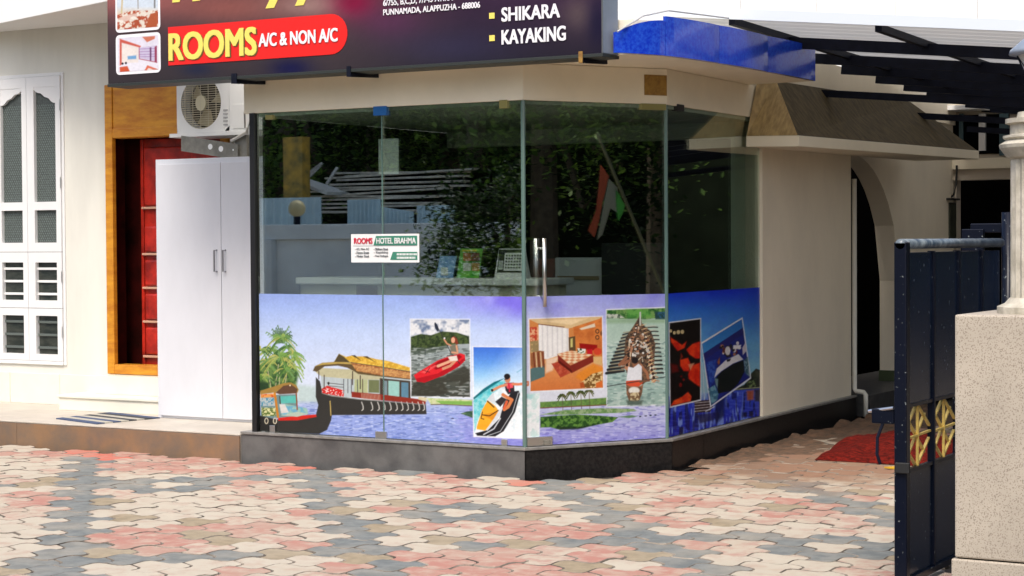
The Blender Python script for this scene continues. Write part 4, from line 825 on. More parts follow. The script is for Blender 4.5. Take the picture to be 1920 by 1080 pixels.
# ================================================================ PRINTED FILMS ON THE GLASS
def conv(ox_, oy__, s): return lambda pts: [(ox_+a/s, oy__+b/s) for a, b in pts]
def blade(p, x, y, a, L_, droop, w, c):           # one palm frond with leaflets
    pts = []; 
    for k in range(7):
        t = k/6; pts.append((x+math.cos(a)*L_*t, y-math.sin(a)*L_*t+droop*t*t))
    p.line(pts, w, c)
    for k in range(1, 7):
        for s in (-1, 1):
            q = pts[k]; l = L_*0.30*(1.1-k/8); p.line([q, (q[0]+l*math.cos(a)*0.5+s*l*0.25, q[1]+l*0.75)], 1.0, c, 0.8)
def paint_left(p):
    R_ = random.Random(3)
    p.fill(ramp([(550, (146, 168, 226)), (575, (160, 182, 234)), (620, (188, 206, 240)), (690, (206, 218, 240)), (745, (212, 222, 236)), (756, (196, 208, 232))]))
    ix = np.nonzero(np.ones(p.x.shape, bool)); x = p.x[ix]; y = p.y[ix]
    a = np.exp(-(((x-930)/75)**2+((y-556)/32)**2))+0.8*np.exp(-(((x-985)/40)**2+((y-575)/25)**2)); p.put(ix, 0.85*a, (124, 112, 226))
    p.put(ix, 0.6*np.clip((fbm(x, y, 60, 4)-0.45)*3, 0, 1)*np.clip((x-780)/100, 0, 1)*np.clip((640-y)/60, 0, 1), (176, 182, 240))
    wat = ramp([(752, (172, 186, 220)), (780, (150, 168, 224)), (840, (136, 152, 214))])
    p.poly([(480, 752), (995, 748), (995, 860), (480, 860)], wat, 1, 1.0)
    ix = p.sub(480, 995, 753, 845); x = p.x[ix]; y = p.y[ix]
    n = vnoise(x, y*4.0, 9, 3); p.put(ix, 0.55*np.clip((n-0.60)*6, 0, 1), (92, 112, 178)); n = vnoise(x, y*4.5, 7, 8); p.put(ix, 0.5*np.clip((n-0.66)*6, 0, 1), (212, 222, 244))
    p.put(ix, 0.7*np.clip((x-850)/70+0.25*(fbm(x, y, 25, 2)-0.5)*4, 0, 1), (136, 130, 212))
    n = vnoise(x, y*5, 10, 5); p.put(ix, 0.4*np.clip((n-0.6)*6, 0, 1)*np.clip((x-800)/60, 0, 1), (176, 170, 234))
    z = conv(480, 590, 4.5); Pz = lambda pts, c, a=1, s=0.9: p.poly(z(pts), c, a, s); Lz = lambda pts, w, c, a=1: p.line(z(pts), w, c, a)
    # palms
    Pz([(350, 590), (500, 605), (530, 740), (350, 740)], (186, 206, 204), 0.9, 4)
    Pz([(20, 430), (110, 380), (280, 360), (360, 500), (330, 640), (20, 660)], mottle((44, 74, 40), (96, 128, 64), 6, 2, 0.5, 0.3), 0.95, 3)
    for tx, ty, bx in ((190, 420, 160), (270, 400, 240), (100, 470, 130), (200, 480, 195)): Lz([(tx, ty), (bx, 640)], 1.4, (196, 186, 150))
    for k in range(16): an = math.radians(40+100*k/15); q = z([(212, 230)])[0]; blade(p, q[0], q[1], an, R_.uniform(22, 38), 4, 1.3, R_.choice([(84, 116, 70), (110, 146, 84), (70, 100, 64)]))
    for cx, cy, L_, n in ((130, 300, 26, 14), (330, 380, 20, 12), (260, 280, 24, 13), (40, 300, 24, 9), (300, 330, 26, 12), (210, 200, 30, 14), (90, 400, 26, 12), (310, 440, 22, 10), (60, 520, 22, 9), (190, 360, 32, 15), (240, 460, 20, 9)):
        px, py = z([(cx, cy)])[0]
        for k in range(n):
            an = math.radians(-35+250*k/(n-1)+R_.uniform(-8, 8)); cc = R_.choice([(88, 128, 58), (120, 160, 78), (64, 100, 52), (150, 176, 92), (176, 176, 96), (110, 150, 90)])
            blade(p, px, py, an, L_*R_.uniform(0.75, 1.05), L_*0.7, 1.4, cc)
    Pz([(20, 560), (110, 575), (110, 640), (20, 650)], (44, 66, 44), 0.9, 2)
    # houseboat
    Pz([(545, 500), (1300, 520), (1300, 720), (560, 690)], (182, 194, 196)); Pz([(500, 480), (560, 450), (800, 462), (1060, 520), (1060, 548), (860, 548), (560, 522), (520, 500)], (188, 184, 150))
    Pz([(555, 625), (600, 600), (745, 640), (738, 692), (560, 665)], mottle((206, 44, 40), (226, 200, 196), 2.2, 6, 0.62, 0.1)); Lz([(600, 575), (735, 590)], 1.0, (60, 56, 60)); Lz([(610, 600), (735, 612)], 0.8, (60, 56, 60)); p.ell(*z([(612, 580)])[0], 1.8, 3, (50, 44, 44))
    for xx in (740, 775, 805): Lz([(xx, 545), (xx, 660)], 1.2, (70, 70, 74))
    Pz([(830, 548), (940, 548), (940, 660), (830, 656)], (176, 184, 140)); Pz([(950, 550), (1040, 552), (1040, 660), (950, 656)], (112, 120, 84)); Lz([(900, 545), (900, 660)], 1.6, (86, 70, 56)); Lz([(940, 548), (940, 660)], 1.4, (196, 196, 150)); Lz([(855, 548), (858, 656)], 1.2, (60, 66, 70))
    Pz([(1045, 535), (1305, 560), (1305, 730), (1045, 702)], (72, 62, 54)); Pz([(1072, 556), (1108, 558), (1108, 690), (1072, 684)], (120, 140, 146)); Pz([(1116, 556), (1210, 564), (1210, 697), (1116, 690)], (152, 198, 190)); Pz([(1226, 570), (1286, 574), (1286, 704), (1226, 698)], (94, 134, 156))
    Pz([(805, 650), (1050, 672), (1370, 712), (1432, 728), (1432, 758), (1050, 722), (808, 696)], (138, 50, 38)); Pz([(1370, 690), (1440, 700), (1440, 735), (1370, 715)], (206, 196, 160))
    for k in range(15): Lz([(890+k*11, 664+k*1.0), (893+k*11, 716+k)], 0.7, (216, 186, 160))
    for xx, yy in ((575, 512), (815, 480), (880, 515), (530, 480)): Lz([(xx, yy), (xx, yy+(110 if xx != 530 else 60))], 1.6, (62, 46, 40))
    Pz([(480, 474), (497, 436), (560, 408), (700, 398), (800, 408), (1060, 445), (1305, 505), (1305, 548), (1050, 522), (862, 500), (815, 470), (770, 448), (690, 430), (580, 436), (515, 482)], (96, 80, 54))
    Pz([(497, 436), (560, 406), (700, 396), (800, 405), (820, 420), (700, 414), (560, 424)], (182, 156, 84))
    Pz([(800, 405), (1060, 440), (1305, 482), (1305, 542), (1050, 512), (850, 476), (822, 440)], mottle((196, 142, 84), (150, 92, 56), 3, 9, 0.5, 0.3))
    for k in range(9): Lz([(815+k*8, 425+k*6), (1300, 490+k*6)], 0.5, (216, 176, 116), 0.7)
    Pz([(660, 398), (700, 330), (760, 356), (812, 344), (860, 352), (925, 352), (1010, 374), (1120, 392), (1300, 446), (1300, 478), (1060, 440), (800, 402)], mottle((232, 194, 84), (204, 160, 56), 4, 3, 0.5, 0.3))
    Pz([(660, 398), (700, 330), (745, 358), (792, 402)], (84, 74, 52)); Pz([(805, 344), (835, 342), (886, 388), (850, 366)], (60, 52, 40)); Pz([(906, 354), (938, 350), (1002, 398), (960, 376)], (66, 54, 38)); Lz([(800, 403), (1060, 441), (1300, 482)], 1.2, (86, 66, 40))
    # small boat behind the prow
    Pz([(40, 680), (345, 670), (350, 860), (40, 880)], (112, 140, 140)); Pz([(205, 690), (345, 682), (350, 745), (210, 748)], (92, 184, 172)); Pz([(210, 745), (430, 790), (440, 840), (215, 850)], mottle((150, 190, 176), (110, 170, 196), 5, 3, 0.5, 0.2)); Pz([(195, 755), (242, 755), (278, 825), (212, 832)], (214, 212, 206))
    Pz([(40, 700), (160, 700), (160, 770), (40, 770)], mottle((70, 140, 170), (180, 190, 190), 3, 7, 0.5, 0.15)); Pz([(45, 785), (165, 785), (168, 855), (50, 855)], mottle((214, 214, 160), (96, 116, 60), 3, 2, 0.5, 0.15)); Pz([(40, 672), (160, 665), (160, 695), (40, 702)], mottle((206, 84, 40), (226, 160, 90), 3, 5, 0.5, 0.2))
    Pz([(505, 528), (540, 562), (556, 640), (556, 660), (640, 684), (880, 714), (1432, 758), (1440, 840), (640, 848), (634, 890), (600, 972), (530, 1008), (440, 1004), (30, 990), (30, 850), (180, 885), (505, 848), (526, 762), (504, 694)], (56, 55, 52)); Pz([(30, 860), (180, 890), (180, 990), (30, 990)], (44, 44, 42))
    Pz([(185, 872), (350, 852), (505, 842), (512, 862), (350, 892), (190, 894)], (204, 44, 36)); Pz([(215, 852), (350, 818), (440, 836), (350, 862)], (176, 192, 176))
    Lz([(158, 660), (186, 865)], 4.2, (196, 126, 42)); Lz([(338, 640), (348, 800)], 2.2, (150, 70, 36)); Lz([(200, 690), (205, 750)], 1.6, (60, 50, 46))
    Pz([(36, 642), (150, 606), (230, 578), (290, 571), (340, 594), (360, 632), (350, 660), (300, 600), (200, 640), (160, 656), (36, 672)], (160, 128, 66)); Pz([(165, 660), (232, 600), (298, 590), (350, 628), (342, 664), (200, 672)], (98, 72, 56)); p.ell(*z([(287, 597)])[0], 1.6, 1.6, (226, 206, 170))
    Lz([(625, 730), (632, 850)], 1.8, (196, 170, 96))
    for cx in (88, 160): 
        q = z([(cx, 896)])[0]; p.ell(q[0], q[1], 3.8, 6.0, (214, 206, 180)); p.ell(q[0], q[1], 2.2, 4.2, (52, 50, 48))
    for cx in (895, 975, 1030, 1080, 1130, 1182, 1230, 1276, 1322, 1370, 1412): Lz([(cx-4, 738), (cx+8, 770), (cx+10, 798), (cx-2, 808)], 1.7, (206, 204, 198))
    Lz([(560, 664), (640, 688), (880, 716), (1430, 760)], 1.0, (146, 150, 140))
    # far bank and islands
    w = conv(760, 580, 4.154); Pw = lambda pts, c, a=1, s=0.9: p.poly(w(pts), c, a, s); Lw = lambda pts, ww, c, a=1: p.line(w(pts), ww, c, a)
    Pw([(165, 690), (520, 705), (520, 750), (270, 742), (200, 742)], mottle((206, 212, 166), (176, 196, 130), 5, 4, 0.5, 0.3)); Pw([(240, 712), (520, 716), (520, 746), (280, 738)], (126, 174, 84)); Lw([(200, 742), (280, 740), (520, 752)], 1.4, (96, 76, 60)); Pw([(430, 812), (480, 795), (525, 790), (525, 846)], mottle((52, 84, 66), (96, 124, 90), 4, 3, 0.5, 0.3)); p.ell(*w([(368, 849)])[0], 2.6, 1.0, (60, 60, 96))
    # kayak picture
    Pw([(34, 72), (505, 74), (513, 690), (41, 682)], (226, 230, 236)); K = [(43, 82), (497, 82), (504, 682), (48, 674)]
    kx = w(K); Pw(K, ramp([(598, (126, 140, 166)), (612, (196, 200, 206)), (626, (182, 190, 196)), (660, (146, 158, 158)), (690, (126, 136, 132)), (712, (84, 88, 80)), (745, (66, 68, 60))]))
    def clipk(fn): fn()
    Pw([(43, 82), (497, 82), (497, 200), (43, 200)], mottle((112, 128, 156), (222, 224, 226), 16, 8, 0.47, 0.2)); Pw([(43, 215), (120, 192), (200, 202), (285, 172), (400, 180), (497, 212), (498, 268), (400, 272), (200, 300), (44, 335)], mottle((44, 58, 36), (78, 94, 54), 5, 4, 0.5, 0.3))
    Pw([(44, 300), (200, 298), (330, 285), (330, 320), (200, 340), (44, 360)], (70, 82, 70), 0.8, 2); ix = p.sub(771, 881, 652, 745); x = p.x[ix]; y = p.y[ix]; n = vnoise(x, y*3, 7, 6); p.put(ix, 0.55*np.clip((n-0.55)*5, 0, 1), (196, 204, 204)); n = vnoise(x, y*3, 6, 7); p.put(ix, 0.6*np.clip((n-0.62)*6, 0, 1), (62, 70, 66))
    Pw([(60, 570), (300, 520), (460, 440), (500, 470), (502, 560), (420, 600), (420, 560), (300, 570), (340, 650), (200, 676), (48, 674)], (58, 58, 50), 0.85, 2)
    Pw([(66, 512), (120, 478), (250, 400), (340, 366), (430, 342), (463, 354), (466, 396), (420, 442), (300, 512), (150, 570), (90, 562)], (218, 40, 48)); Pw([(80, 540), (250, 500), (400, 420), (464, 376), (466, 396), (420, 442), (300, 512), (150, 570), (92, 562)], (176, 26, 36)); Pw([(200, 446), (262, 404), (330, 378), (420, 352), (440, 370), (400, 410), (300, 450), (240, 470)], (150, 22, 30)); Pw([(120, 490), (230, 432), (250, 440), (150, 500)], (236, 90, 90), 0.8, 1); Lw([(130, 470), (190, 490)], 0.8, (60, 20, 26)); Lw([(160, 500), (190, 455)], 0.8, (60, 20, 26))
    Lw([(232, 105), (305, 235), (355, 340), (425, 425)], 1.3, (52, 52, 56)); p.ell(*w([(243, 138)])[0], 3.0, 8.5, (46, 52, 66), 1, -0.35)
    Lw([(390, 385), (330, 412), (255, 442)], 5.4, (226, 168, 134)); Lw([(396, 392), (350, 440), (295, 462)], 5.2, (206, 146, 112)); Pw([(330, 370), (400, 360), (410, 400), (350, 402)], (226, 218, 206))
    Pw([(345, 285), (400, 270), (412, 290), (410, 350), (362, 352), (352, 320)], (120, 116, 100)); Lw([(398, 285), (408, 340), (365, 335)], 3.2, (216, 156, 122)); Lw([(352, 280), (325, 268), (303, 235)], 2.8, (206, 146, 110)); Pw([(355, 225), (378, 208), (400, 225), (414, 268), (400, 275), (385, 262), (360, 262)], (128, 56, 40)); p.ell(*w([(372, 240)])[0], 3.6, 5.4, (222, 166, 134)); p.ell(*w([(305, 225)])[0], 1.5, 1.7, (220, 220, 220))
    # jet ski picture
    Pw([(521, 286), (930, 290), (935, 1012), (529, 994)], (232, 234, 238)); J = [(530, 294), (930, 298), (935, 1002), (538, 984)]
    def jet(x, y):
        b = ramp([(650, (62, 112, 214)), (680, (96, 152, 228)), (705, (150, 200, 240)), (730, (206, 228, 240)), (790, (232, 238, 240)), (825, (226, 236, 240))])(x, y); t = np.clip((x-915)/60+(y-690)/90, 0, 1)[:, None]; return b*(1-0.5*t)+np.array((232, 238, 246))*0.5*t
    Pw(J, jet); Pw([(530, 712), (610, 630), (700, 572), (790, 545), (770, 590), (700, 640), (640, 700), (600, 780), (560, 880), (540, 960), (536, 880)], mottle((84, 190, 200), (150, 216, 220), 6, 3, 0.5, 0.3)); Pw([(530, 688), (610, 618), (690, 566), (770, 538), (700, 584), (600, 652), (533, 704)], (26, 110, 122)); Pw([(640, 700), (760, 600), (930, 620), (935, 1000), (760, 1000), (620, 960)], mottle((238, 242, 244), (206, 226, 232), 8, 2, 0.55, 0.3), 0.85, 3); Lw([(870, 490), (925, 455)], 2.2, (130, 180, 206), 0.8)
    Pw([(545, 965), (640, 940), (735, 850), (765, 735), (830, 640), (884, 634), (893, 660), (855, 800), (765, 950), (700, 990), (560, 984)], (36, 36, 40)); Lw([(880, 650), (835, 800), (740, 950), (640, 985)], 1.2, (200, 206, 210)); Lw([(740, 850), (690, 930), (610, 975)], 2.4, (196, 200, 206)); Pw([(556, 915), (598, 782), (642, 708), (700, 752), (728, 790), (690, 868), (622, 944), (556, 934)], (238, 168, 44)); Pw([(600, 820), (690, 800), (728, 790), (690, 868), (650, 850)], (214, 140, 34)); Lw([(598, 822), (655, 830), (725, 786)], 1.6, (60, 40, 24)); Lw([(640, 715), (690, 762)], 2, (60, 44, 28)); Lw([(612, 856), (590, 850), (600, 800)], 1.4, (70, 50, 26)); Pw([(640, 700), (680, 650), (690, 655), (700, 720), (668, 720)], (206, 212, 216)); Pw([(690, 850), (745, 760), (760, 770), (720, 860), (640, 945), (628, 940)], (210, 216, 222))
    Pw([(700, 720), (750, 680), (790, 700), (740, 760)], (50, 46, 48)); Lw([(760, 665), (800, 690), (830, 705), (800, 760), (770, 780)], 6.0, (208, 126, 78)); Lw([(790, 720), (770, 770)], 5, (214, 96, 60)); Pw([(772, 575), (845, 570), (852, 650), (800, 662), (780, 630)], (44, 42, 48)); Pw([(776, 578), (842, 572), (840, 610), (796, 620)], (222, 84, 96)); Lw([(805, 575), (812, 640)], 2.4, (190, 30, 50)); Lw([(785, 588), (740, 600), (676, 632)], 5.0, (214, 140, 104)); Lw([(838, 582), (880, 584), (935, 578)], 5.0, (216, 130, 96)); p.ell(*w([(796, 545)])[0], 5.4, 7.0, (196, 132, 102)); p.ell(*w([(793, 522)])[0], 5.8, 5.0, (34, 30, 32)); Lw([(775, 545), (800, 542)], 1.8, (30, 30, 36)); p.ell(*w([(676, 630)])[0], 2.4, 2.6, (44, 40, 40))
def paint_door(p):
    R_ = random.Random(5); z = conv(980, 560, 3.857); P = lambda pts, c, a=1, s=0.9: p.poly(z(pts), c, a, s); Ln = lambda pts, w, c, a=1: p.line(z(pts), w, c, a); E_ = lambda cx, cy, rx, ry, c, a=1, an=0: p.ell(*z([(cx, cy)])[0], rx/3.857, ry/3.857, c, a, an)
    p.fill(ramp([(550, (152, 158, 226)), (575, (166, 172, 228)), (600, (192, 198, 234)), (680, (206, 210, 236)), (735, (214, 218, 232)), (760, (190, 196, 226)), (830, (150, 148, 222))]))
    ix = np.nonzero(np.ones(p.x.shape, bool)); x = p.x[ix]; y = p.y[ix]; p.put(ix, 0.6*np.clip((fbm(x, y, 45, 4)-0.45)*3, 0, 1)*np.clip((620-y)/50, 0, 1), (126, 122, 220))
    P([(120, 770), (1040, 760), (1040, 1080), (120, 1080)], ramp([(758, (196, 200, 228)), (790, (176, 180, 224)), (835, (142, 138, 216))])); ix = p.sub(1011, 1250, 762, 840); x = p.x[ix]; y = p.y[ix]; n = vnoise(x, y*4, 9, 2); p.put(ix, 0.55*np.clip((n-0.6)*6, 0, 1), (206, 208, 240)); n = vnoise(x, y*4, 8, 9); p.put(ix, 0.5*np.clip((n-0.62)*6, 0, 1), (104, 100, 186))
    P([(120, 668), (606, 650), (606, 745), (120, 750)], (216, 220, 230)); P([(125, 748), (300, 738), (606, 716), (606, 772), (125, 790)], mottle((112, 150, 74), (86, 122, 66), 6, 3, 0.5, 0.3)); Ln([(128, 791), (606, 768)], 1.6, (120, 76, 52))
    for cx, cy in ((285, 700), (348, 682), (420, 676), (480, 664)):
        Ln([(cx, cy), (cx+8, 830)], 0.9, (96, 86, 66)); q = z([(cx, cy)])[0]
        for k in range(9): blade(p, q[0], q[1], math.radians(-30+240*k/8), 8.5, 6, 0.9, R_.choice([(70, 84, 40), (96, 96, 50), (60, 70, 36)]))
    P([(130, 838), (300, 806), (560, 792), (800, 796), (826, 812), (700, 826), (500, 832), (300, 840)], mottle((104, 142, 84), (150, 172, 130), 5, 3, 0.5, 0.3)); P([(128, 856), (250, 846), (400, 838), (560, 846), (690, 858), (650, 892), (540, 912), (430, 936), (260, 946), (200, 930), (128, 932)], mottle((40, 76, 34), (96, 140, 62), 5, 5, 0.48, 0.25)); P([(240, 925), (400, 930), (540, 905), (400, 945), (270, 948)], (26, 36, 30), 0.8, 2); P([(690, 855), (790, 842), (830, 852), (770, 864)], (96, 132, 96)); 
    for cx in (850, 890, 925, 960): E_(cx, 852-(cx-850)*0.1, 9, 5, (60, 70, 90))
    P([(20, 690), (124, 680), (124, 1000), (20, 1010)], mottle((238, 242, 242), (206, 230, 226), 10, 3, 0.58, 0.2)); P([(20, 690), (90, 690), (60, 730), (20, 720)], (150, 206, 206), 0.7, 2); Ln([(20, 600), (40, 602), (40, 625), (20, 628)], 3.4, (214, 130, 96))
    # bedroom
    P([(40, 142), (580, 124), (588, 656), (52, 678)], (230, 232, 236)); P([(48, 150), (572, 132), (579, 642), (58, 668)], (206, 132, 72)); P([(48, 150), (572, 132), (524, 178), (366, 208), (330, 216), (116, 182)], (214, 184, 136)); P([(120, 160), (470, 142), (350, 190)], (236, 210, 166), 0.9, 1.5)
    P([(366, 206), (572, 140), (576, 470), (380, 380)], mottle((214, 128, 64), (190, 104, 50), 14, 3, 0.5, 0.4)); P([(114, 182), (332, 216), (336, 386), (180, 440), (114, 430)], (232, 230, 226))
    for k in range(12): Ln([(124+k*18, 188+k*2.6), (130+k*17.5, 432-k*4)], 1.0, (196, 192, 196) if k % 2 else (246, 244, 240))
    Ln([(114, 184), (300, 206)], 1.4, (110, 70, 46)); P([(332, 280), (380, 270), (384, 380), (336, 382)], (92, 72, 46)); P([(346, 290), (362, 286), (362, 350), (346, 352)], (206, 196, 120)); P([(52, 205), (114, 205), (116, 300), (54, 310)], mottle((186, 66, 44), (226, 170, 130), 5, 7, 0.5, 0.2)); P([(54, 310), (116, 300), (116, 384), (56, 392)], mottle((150, 130, 90), (190, 160, 110), 4, 5, 0.5, 0.2))
    P([(160, 445), (336, 386), (579, 470), (579, 642), (58, 668), (60, 600), (160, 560)], ramp([(665, (226, 176, 130)), (690, (216, 140, 82)), (730, (206, 118, 62))])); P([(170, 440), (260, 420), (215, 520), (165, 540)], (236, 214, 190), 0.8, 2); P([(400, 540), (510, 470), (579, 500), (579, 540), (440, 600), (380, 570)], (226, 136, 40), 0.8, 2)
    P([(56, 510), (100, 480), (160, 470), (160, 562), (58, 602)], (84, 112, 112)); P([(58, 396), (120, 376), (154, 380), (158, 484), (70, 502), (58, 480)], (150, 96, 60)); 
    for k in range(5): Ln([(78+k*17, 390), (86+k*17, 494)], 2.0, (222, 190, 150) if k % 2 else (110, 50, 36))
    P([(208, 470), (262, 454), (348, 536), (274, 572)], mottle((196, 92, 66), (170, 66, 46), 5, 3, 0.5, 0.3)); P([(252, 402), (346, 482), (512, 408), (514, 456), (356, 538), (258, 462)], (128, 44, 34)); P([(258, 462), (356, 538), (356, 520), (256, 440)], (90, 26, 20)); P([(252, 400), (350, 374), (502, 404), (346, 482)], (206, 132, 92))
    for i in range(6):
        for j in range(6):
            if (i+j) % 2 == 0:
                f = lambda u, v: (252+(350-252)*u*1+(346-252)*v, 400+(374-400)*u+(482-400)*v) if True else 0
                g_ = lambda u, v: (252*(1-u)*(1-v)+350*u*(1-v)+502*u*v+346*(1-u)*v, 400*(1-u)*(1-v)+374*u*(1-v)+404*u*v+482*(1-u)*v)
                P([g_(i/6, j/6), g_((i+1)/6, j/6), g_((i+1)/6, (j+1)/6), g_(i/6, (j+1)/6)], (234, 214, 176))
    P([(410, 322), (540, 334), (538, 376), (414, 366)], (150, 24, 22)); P([(394, 358), (456, 364), (452, 398), (398, 392)], mottle((232, 232, 222), (60, 90, 50), 4, 6, 0.55, 0.1)); P([(464, 366), (504, 364), (506, 404), (466, 400)], (190, 30, 40)); P([(510, 420), (574, 418), (576, 484), (514, 466)], (216, 176, 116)); E_(542, 382, 30, 26, (206, 70, 44)); P([(410, 216), (520, 178), (526, 204), (424, 226)], (222, 206, 180)); 
    for cy in (236, 280): E_(540, cy, 16, 18, (110, 66, 40)); E_(540, cy, 8, 9, (206, 124, 66))
    E_(568, 250, 6, 20, (110, 66, 40)); P([(414, 612), (500, 545), (576, 524), (579, 642), (432, 648)], mottle((120, 84, 40), (224, 196, 140), 5, 8, 0.5, 0.15)); P([(530, 610), (576, 590), (579, 642), (530, 644)], (214, 110, 50)); P([(412, 610), (440, 600), (450, 645), (420, 645)], (176, 84, 40))
    # long rowing boat
    P([(602, 76), (1030, 60), (1036, 770), (607, 784)], (230, 234, 236)); P([(608, 84), (1030, 68), (1034, 762), (613, 776)], ramp([(578, (120, 150, 110)), (600, (170, 196, 180)), (650, (176, 198, 186)), (700, (160, 188, 180)), (760, (150, 176, 166))])); P([(608, 84), (1030, 68), (1030, 130), (900, 150), (700, 145), (608, 130)], mottle((44, 92, 44), (112, 150, 84), 8, 4, 0.5, 0.25)); P([(750, 78), (900, 74), (940, 130), (760, 140)], (92, 168, 72), 0.6, 3); P([(608, 110), (700, 112), (740, 140), (608, 144)], mottle((70, 90, 74), (190, 196, 180), 4, 3, 0.5, 0.2)); P([(955, 95), (1030, 95), (1030, 150), (960, 150)], mottle((50, 90, 120), (40, 70, 70), 4, 5, 0.5, 0.2)); P([(608, 146), (1030, 150), (1030, 175), (608, 178)], (140, 170, 136), 0.8, 3)
    ix = p.sub(1138, 1248, 640, 762); x = p.x[ix]; y = p.y[ix]; n = vnoise(x, y*3, 8, 3); p.put(ix, 0.55*np.clip((n-0.55)*5, 0, 1), (96, 124, 122)); n = vnoise(x, y*3, 7, 4); p.put(ix, 0.5*np.clip((n-0.62)*6, 0, 1), (206, 220, 212))
    for k in range(12):
        t = k/11; yl = 250+t*280; xl = 800-70*t; Ln([(xl, yl-8), (xl-60-45*t, yl+6), (xl-75-50*t, yl+10)], 2.6+2.4*t, (42, 44, 46)); Ln([(xl, yl-14), (xl-70-40*t, yl-6)], 1.2, (150, 130, 100))
        yr = 210+t*330; xr = 905+40*t; Ln([(xr-30, yr), (xr+40+25*t, yr-4), (xr+70+0*t, yr-3)], 2.0+1.6*t, (46, 46, 46)); Ln([(xr-10, yr-10), (xr+56, yr-14)], 1.0, (196, 190, 170))
    P([(850, 120), (862, 180), (930, 240), (960, 330), (950, 470), (905, 590), (870, 620), (780, 610), (740, 500), (735, 380), (745, 280), (800, 200)], mottle((120, 92, 70), (60, 52, 46), 4, 3, 0.5, 0.3)); Ln([(850, 100), (850, 190)], 3.0, (196, 200, 190))
    for k in range(15):
        t = k/14; s_ = 4+9*t
        for side in (-1, 1):
            cx = 848+side*(18+78*t**0.8)+R_.uniform(-4, 4); cy = 185+t*(300 if side < 0 else 390)
            E_(cx, cy+s_, s_*1.3, s_*1.5, (190, 140, 108) if R_.random() < 0.6 else (226, 222, 212)); E_(cx, cy-s_*0.4, s_*0.8, s_*0.9, (60, 44, 38)); Ln([(cx, cy+s_), (cx+side*s_*3.0, cy+s_*1.6)], 0.6+1.0*t, (176, 122, 92))
            if side > 0: Ln([(cx-18, cy+s_*2.4), (cx+24, cy-2)], 0.8+0.6*t, (216, 200, 150))
    for k in range(16): E_(845+R_.uniform(-24, 24), 205+k*9, 6+0.5*k, 7+0.5*k, R_.choice([(150, 110, 84), (206, 200, 188), (110, 84, 66), (70, 56, 50), (190, 150, 120)]))
    for k in range(46): E_(760+R_.uniform(0, 150), 300+k*3+R_.uniform(-8, 8), R_.uniform(6, 12), R_.uniform(7, 14), R_.choice([(52, 44, 40), (176, 126, 96), (226, 222, 214), (150, 100, 76), (196, 190, 180), (96, 74, 60)]))
    for k in range(14): a_ = R_.uniform(760, 880); b_2 = R_.uniform(300, 440); Ln([(a_, b_2), (a_+R_.uniform(-30, 30), b_2+R_.uniform(10, 30))], 1.6, R_.choice([(186, 132, 100), (60, 48, 42), (216, 206, 180)]))
    Ln([(770, 450), (700, 478), (745, 430)], 5.4, (150, 100, 74)); Ln([(855, 480), (900, 540), (912, 590)], 5.0, (164, 112, 82)); E_(815, 470, 22, 34, (150, 102, 76)); E_(812, 446, 24, 24, (40, 34, 34)); P([(764, 492), (800, 500), (838, 470), (862, 492), (862, 592), (750, 594), (756, 540)], (226, 228, 232)); P([(748, 596), (850, 588), (872, 606), (840, 636), (770, 636), (748, 620)], (212, 84, 54)); Ln([(612, 634), (760, 610), (1030, 566)], 1.4, (50, 52, 54)); Ln([(850, 600), (910, 592)], 4, (120, 84, 64))
    P([(748, 620), (780, 636), (850, 634), (872, 620), (862, 690), (840, 740), (770, 742), (752, 690)], mottle((150, 104, 76), (92, 72, 56), 5, 3, 0.5, 0.3)); E_(806, 664, 40, 26, (226, 224, 214)); P([(780, 680), (836, 676), (850, 730), (810, 746), (776, 736)], mottle((206, 190, 150), (120, 96, 70), 4, 4, 0.5, 0.2)); P([(750, 735), (870, 735), (860, 768), (760, 770)], (70, 84, 74), 0.8, 2)
